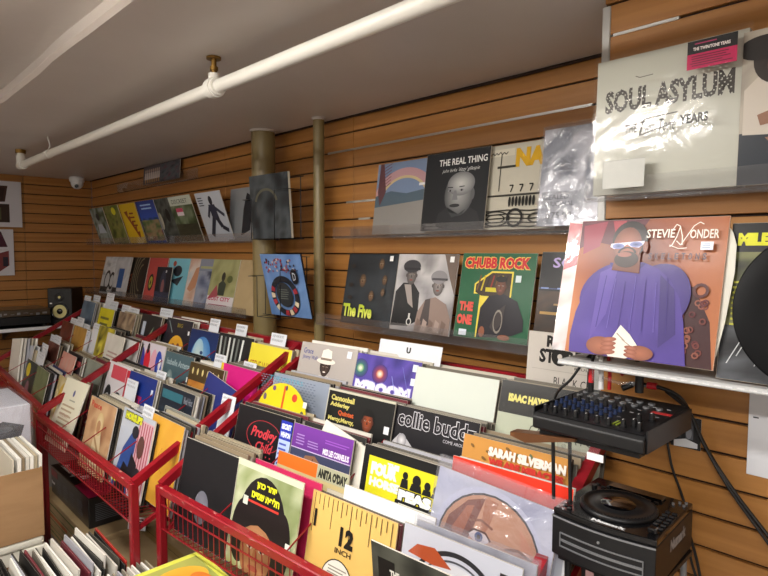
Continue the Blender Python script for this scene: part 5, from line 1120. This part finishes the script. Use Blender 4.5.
b = MB(); b.box((-.078, -.1165, .168), (-.06, -.1155, .178)); b.build('badge', 'white', t)
# ================================================================ boxes, stool and crates on the left
def text_on(parent, s, w, h, o, rz, m, bold=.03, flat=False, name='lettering', lean=PI / 2):
    mt = Matrix.Translation(o) @ Matrix.Rotation(rz, 4, 'Z') @ (Matrix.Identity(4) if flat else Matrix.Rotation(lean, 4, 'X'))
    return flat_text(parent, s, w, h, mt, m, bold, name)
ink = mat('green_ink', '#5f6a3c', rough=.8); ink2 = mat('orange_ink', '#b0643a', rough=.8); ink3 = mat('black_ink', '#2a2622', rough=.7)
def carton(label, a, b_, group='closed cartons under the middle bin', prints=True):
    t = thing('cardboard_box', label, 'box', (a[0], a[1], a[2]), 0, group)
    L, D, H = (b_[i] - a[i] for i in range(3))
    b = MB(); b.rbox((0, 0, 0), (L, D, H), .003, 1); b.build('carton', 'kraft2', t)
    b = MB(); b.box((0, D / 2 - .025, H), (L, D / 2 + .025, H + .0006)); b.build('tape', mat('brown_tape', '#9a8050', rough=.3), t)
    b = MB(); b.box((0, D / 2 - .0006, H + .0006), (L, D / 2 + .0006, H + .0012)); b.build('flap_seam', ink3, t)
    if prints:
        b = MB()
        for i in range(3): b.box((L * .1, -.0008, H * (.25 + i * .2)), (L * .85, 0, H * (.25 + i * .2) + .004))
        for i in range(2): b.box((L * .1, -.0008, H * (.12 + i * .72)), (L * .9, 0, H * (.12 + i * .72) + .007))
        b.build('printed_lines', ink, t)
        b = MB(); b.box((L * .15, -.0009, H * .52), (L * .55, 0, H * .6)); b.build('printed_bar', ink2, t)
    return t
carton('large tan carton with green print under the black equipment box', (-3.62, .855, 0), (-2.80, 1.33, .205))
carton('tan carton right of the one holding the black equipment box', (-2.79, .865, 0), (-1.98, 1.33, .185))
carton('plain tan carton on the floor below the nearest bin', (-1.86, 1.02, 0), (-1.1, 1.45, .165), prints=False)
t = thing('equipment_box', 'black product box with a crimson patch lying on the tan carton', 'box', (-3.54, .885, .207))
b = MB(); b.rbox((0, 0, 0), (.62, .26, .15), .003, 1); b.build('carton', mat('black_printed_box', '#17181b', rough=.3, coat=.3), t)
b = MB(); b.add([(.40, .003, .1506), (.615, .003, .1506), (.615, .10, .1506), (.50, .16, .1506), (.37, .10, .1506)], [(0, 1, 2, 3, 4)]); b.build('crimson_patch', mat('crimson_print', '#a81848', rough=.35), t)
text_on(t, 'Pioneer dj', .21, .055, (.06, .02, .1507), 0, 'white', .06, True)
b = MB(); b.add([(.29, .06, .1507), (.345, .06, .1507), (.345, .10, .1507), (.29, .10, .1507)], [(0, 1, 2, 3)]); b.build('logo_square', 'white', t)
gp = mat('grey_box_print', '#5f6166', rough=.5)
rr = random.Random(6)
for x0 in (.11, .22, .33, .45):
    b = MB()
    for i in range(7): b.box((x0, -.0008, .03 + i * .011), (x0 + rr.uniform(.05, .085), 0, .035 + i * .011))
    b.build('small_print', gp, t)
b = MB()
for i in range(10): b.box((.6205, .03, .03 + i * .009), (.6212, .03 + rr.uniform(.12, .19), .0335 + i * .009))
b.build('small_print', gp, t)
b = MB(); b.box((.01, -.001, .10), (.12, 0, .135)); b.build('red_band', mat('dark_red_print', '#7a1a2a', rough=.4), t)
text_on(t, 'Pioneer', .06, .018, (.015, -.001, .055), 0, 'white', .04)
a = Art(.10, .06, 3); a.rect(0, 0, 1, 1, '#e4e6ea'); a.lines(.08, .1, .84, .8, 4, '#26282c', .1)
sleeve('white shipping label flat tag standing at the end of the black equipment box', a, (-2.80, 1.02, .207), 12, 30, 0, 'card', .0015, name='shipping_label', cat='label', edge='#e4e6ea')

# white plastic step stool
t = thing('plastic_stool', 'white plastic stool carrying the open carton of records', 'stool', (-2.72, .40, -.03))
b = MB(); b.rbox((-.20, -.20, .42), (.20, .20, .455), .012, 3); b.build('seat', 'whiteplastic', t)
for sx in (-1, 1):
    for sy in (-1, 1):
        b = MB(); o_ = Vector((sx * .165, sy * .165, .42)); d_ = Vector((sx * .20, sy * .20, 0))
        vs = []
        for p, w in ((d_ + Vector((0, 0, .0305)), .022), (o_, .04)):
            for q, r_ in ((-1, -1), (1, -1), (1, 1), (-1, 1)): vs.append(p + Vector((q * w, r_ * w, 0)))
        b.add(vs, ((0, 3, 2, 1), (4, 5, 6, 7), (0, 1, 5, 4), (1, 2, 6, 5), (2, 3, 7, 6), (3, 0, 4, 7))); b.build('leg', 'whiteplastic', t, .006)
for k in range(4):
    b = MB(); n = 14; top = .42; pts = [(-.165, top), (-.165, .25)] + [(-.135 * math.cos(PI * i / n), .25 + .125 * math.sin(PI * i / n) ** .6 if 0 < i < n else .25) for i in range(n + 1)] + [(.165, .25), (.165, top)]
    m_ = Matrix.Rotation(k * PI / 2, 4, 'Z'); vs = []
    for y_ in (-.192, -.184): vs += [m_ @ Vector((p[0], y_, p[1])) for p in pts]
    fs = []
    # ring of quads between the arch and the straight top edge
    arch = pts[2:-2]; m0 = len(arch); tops = [(-.165 + .33 * i / (m0 - 1), top) for i in range(m0)]
    vs = []
    for y_ in (-.196, -.186): vs += [m_ @ Vector((p[0], y_, p[1])) for p in arch] + [m_ @ Vector((p[0], y_, p[1])) for p in tops]
    q = 2 * m0
    for i in range(m0 - 1): fs += [(i, i + 1, m0 + i + 1, m0 + i), (q + i + 1, q + i, q + m0 + i, q + m0 + i + 1), (i + 1, i, q + i, q + i + 1)]
    b.add(vs, fs); b.build('arched_apron', 'whiteplastic', t)

def open_box(name, label, cat, lo, hi, m='kraft', th=.005, group=None, flap=True):
    t = thing(name, label, cat, lo, 0, group); L, D, H = (hi[i] - lo[i] for i in range(3))
    b = MB(); b.box((0, 0, 0), (L, D, th)); b.build('bottom', m, t)
    for a_, c_ in (((0, 0, th), (L, th, H)), ((0, D - th, th), (L, D, H)), ((0, th, th), (th, D - th, H)), ((L - th, th, th), (L, D - th, H))):
        b = MB(); b.box(a_, c_); b.build('side', m, t)
    return t
open_box('carton_of_records', 'open brown carton of records on the white plastic stool', 'box', (-2.86, .215, .427), (-2.52, .60, .700), flap=False)
def loose(label, x, y, z, i, lean=0, yaw=0, tilt=0, group=None, m=None):
    o = bpy.data.objects.new('record_sleeve', FILL[i] if m is None else m); COL.objects.link(o)
    place(o, (x, y, z), lean, yaw, tilt); return tag(o, label, 'record', group)
for i in range(7):
    loose('pale sleeve standing upright at the right of the brown carton on the stool', -2.848 + (i % 3) * .003, .582 - .0145 * i, .434, (2, 5, 2, 8, 7, 2, 0, 8, 1, 2)[i], rr.uniform(1, 2), group='pale sleeves in the brown carton')
a = A_('#d8d4c4', 91); a.ell(.45, .55, .4, .42, '#d8962a', '#d07a20'); a.ell(.5, .5, .2, .2, '#e0b82a')
for i, (y, an) in enumerate(((.45, 30), (.41, 32))):
    sleeve(['cover with an orange yellow disc slanting in the brown carton', 'cream backed sleeve slanting beside the orange yellow one'][i], a if i == 0 else A_('#ded8c8', 92), (-2.845, y - .03, .436), -an + 8, 0, 0, 'card', .006)
# white boxed turntable in clear film behind the carton, on a plinth carton
t = carton('tall brown carton hidden behind the open carton on the stool', (-3.33, .26, 0), (-2.92, .66, .68), group=None, prints=False)
t = thing('boxed_turntable', 'white box with a turntable picture wrapped in clear plastic', 'box', (-3.32, .27, .683))
b = MB(); b.rbox((0, 0, 0), (.41, .385, .185), .004, 1); b.build('carton', 'white', t)
a = Art(.36, .17, 4); a.poly([(.46, .12), (.9, .2), (.94, .48), (.72, .66), (.55, .52)], '#4a4c50'); a.poly([(.56, .32), (.86, .36), (.82, .52), (.62, .48)], '#2a2c30'); a.ell(.72, .44, .1, .08, '#6a6c70'); a.line(.60, .52, .60, .66, .02, '#303236')
me = panel_mesh('turntable_picture', a, .0004, '#e9e9ea', '#e9e9ea'); me.materials.append(M['card']); o = bpy.data.objects.new('turntable_picture', me); COL.objects.link(o); o.parent = t
# strip the blank card face to white
ca = me.color_attributes['Col']
for i in range(16): ca.data[i].color = lin('#e0e0e2')
o.matrix_basis = Matrix.Translation((.4108, .02, .012)) @ Matrix.Rotation(PI / 2, 4, 'Z')
b = MB(); n = 10
for (A0, U_, V_) in (((.414, -.006, -.002), (0, .397, 0), (0, 0, .192)), ((-.006, -.006, .190), (.420, 0, 0), (0, .397, 0))):
    vs = []
    for j in range(n + 1):
        for i in range(n + 1):
            u, v = i / n, j / n; p = Vector(A0) + Vector(U_) * u + Vector(V_) * v; k = .003 * math.sin(u * 21 + v * 9) * math.sin(v * 13)
            p += Vector(U_).cross(Vector(V_)).normalized() * abs(k); vs.append(p)
    b.add(vs, [(j * (n + 1) + i, j * (n + 1) + i + 1, (j + 1) * (n + 1) + i + 1, (j + 1) * (n + 1) + i) for j in range(n) for i in range(n)], True)
b.build('plastic_wrap', 'bag', t)

# foreground crates of records
cr = mat('crate_wood', '#7a5a3a', rough=.6)
open_box('record_crate', 'low crate of slanting records at the lower left, left of the other crate', 'crate', (-2.40, .26, .14), (-2.02, .735, .40), cr)
open_box('record_crate', 'low crate of tightly packed pale records in front of the tan cartons', 'crate', (-2.005, .30, .14), (-1.655, .80, .38), cr)
open_box('record_crate', 'low crate under the yellow green cover lying face up', 'crate', (-1.64, .30, .14), (-1.27, .80, .545), cr)
carton('wide low carton lifting the foreground crates off the floor', (-2.42, .26, 0), (-1.25, .80, .138), group=None, prints=False)
seq = (10, 2, 4, 6, 2, 8, 9, 6, 6, 2, 10, 6, 6, 11, 3, 2, 9, 6, 2, 8, 6, 11)
for i in range(30):
    y = .275 + .0143 * i; an = 10 + rr.uniform(-3, 5)
    z_ = .148 + rr.uniform(0, .012) + (.014 if i in (4, 19, 26) else 0)
    loose('thin sleeve slanting in the lower left crate', -2.375 + rr.uniform(0, .03), y, z_ - .006, seq[i % 22], an * .55, 0, rr.uniform(-3, 3), group='slanting sleeves in the lower left crate', m=THIN[seq[i % 22]])
a = A_('#b82a24', 93); sleeve('bright red sleeve slanting at the back of the lower left crate', a, (-2.36, .712, .155), 4, 0, 2, 'gloss', .004, edge='#b83028')
for i in range(30):
    loose('pale thin sleeve packed in the crate before the tan cartons', -1.988 + rr.uniform(0, .014), .312 + .0158 * i, .147 + rr.uniform(0, .01), 0, 1.5, group='pale sleeves in the packed crate', m=THIN[(2, 13, 10, 1, 8, 2, 3)[i % 7]])
for i in range(12):
    loose('sleeve standing in the crate beneath the yellow green cover', -1.62 + rr.uniform(0, .02), .32 + .038 * i, .147 + rr.uniform(0, .006), rr.randrange(14), 0, group='sleeves beneath the yellow green cover')
a = A_('#c8c84a', 94, c2='#d0d050'); a.rect(.07, .07, .86, .86, '#8a9a4a'); a.noise(['#8f9a50', '#a0a050', '#7a8a44'], 10, 3, (.07, .07, .93, .93)); a.ell(.38, .62, .22, .28, '#d88a2a', '#d8a83a'); a.ell(.55, .78, .2, .1, '#c8702a'); a.ell(.72, .5, .14, .18, '#5a7a3a'); a.poly([(.2, .3), (.4, .2), (.5, .4), (.3, .5)], '#c86a2a')
o = sleeve('yellow green cover lying face up on the foreground crate', a, (0, 0, 0), 0, 0, 0, 'gloss', .006, edge='#2a2c22')
o.matrix_world = Matrix.Translation((-1.745, .545, .560)) @ Matrix.Rotation(R(-2), 4, 'Z') @ Matrix.Rotation(R(-89), 4, 'X')
a = A_('#26282a', 95)
o = sleeve('dark cover lying just beneath the yellow green one', a, (0, 0, 0), 0, 0, 0, 'gloss', .005, edge='#2a2c2c')
o.matrix_world = Matrix.Translation((-1.71, .56, .551)) @ Matrix.Rotation(R(-6), 4, 'Z') @ Matrix.Rotation(R(-89), 4, 'X')
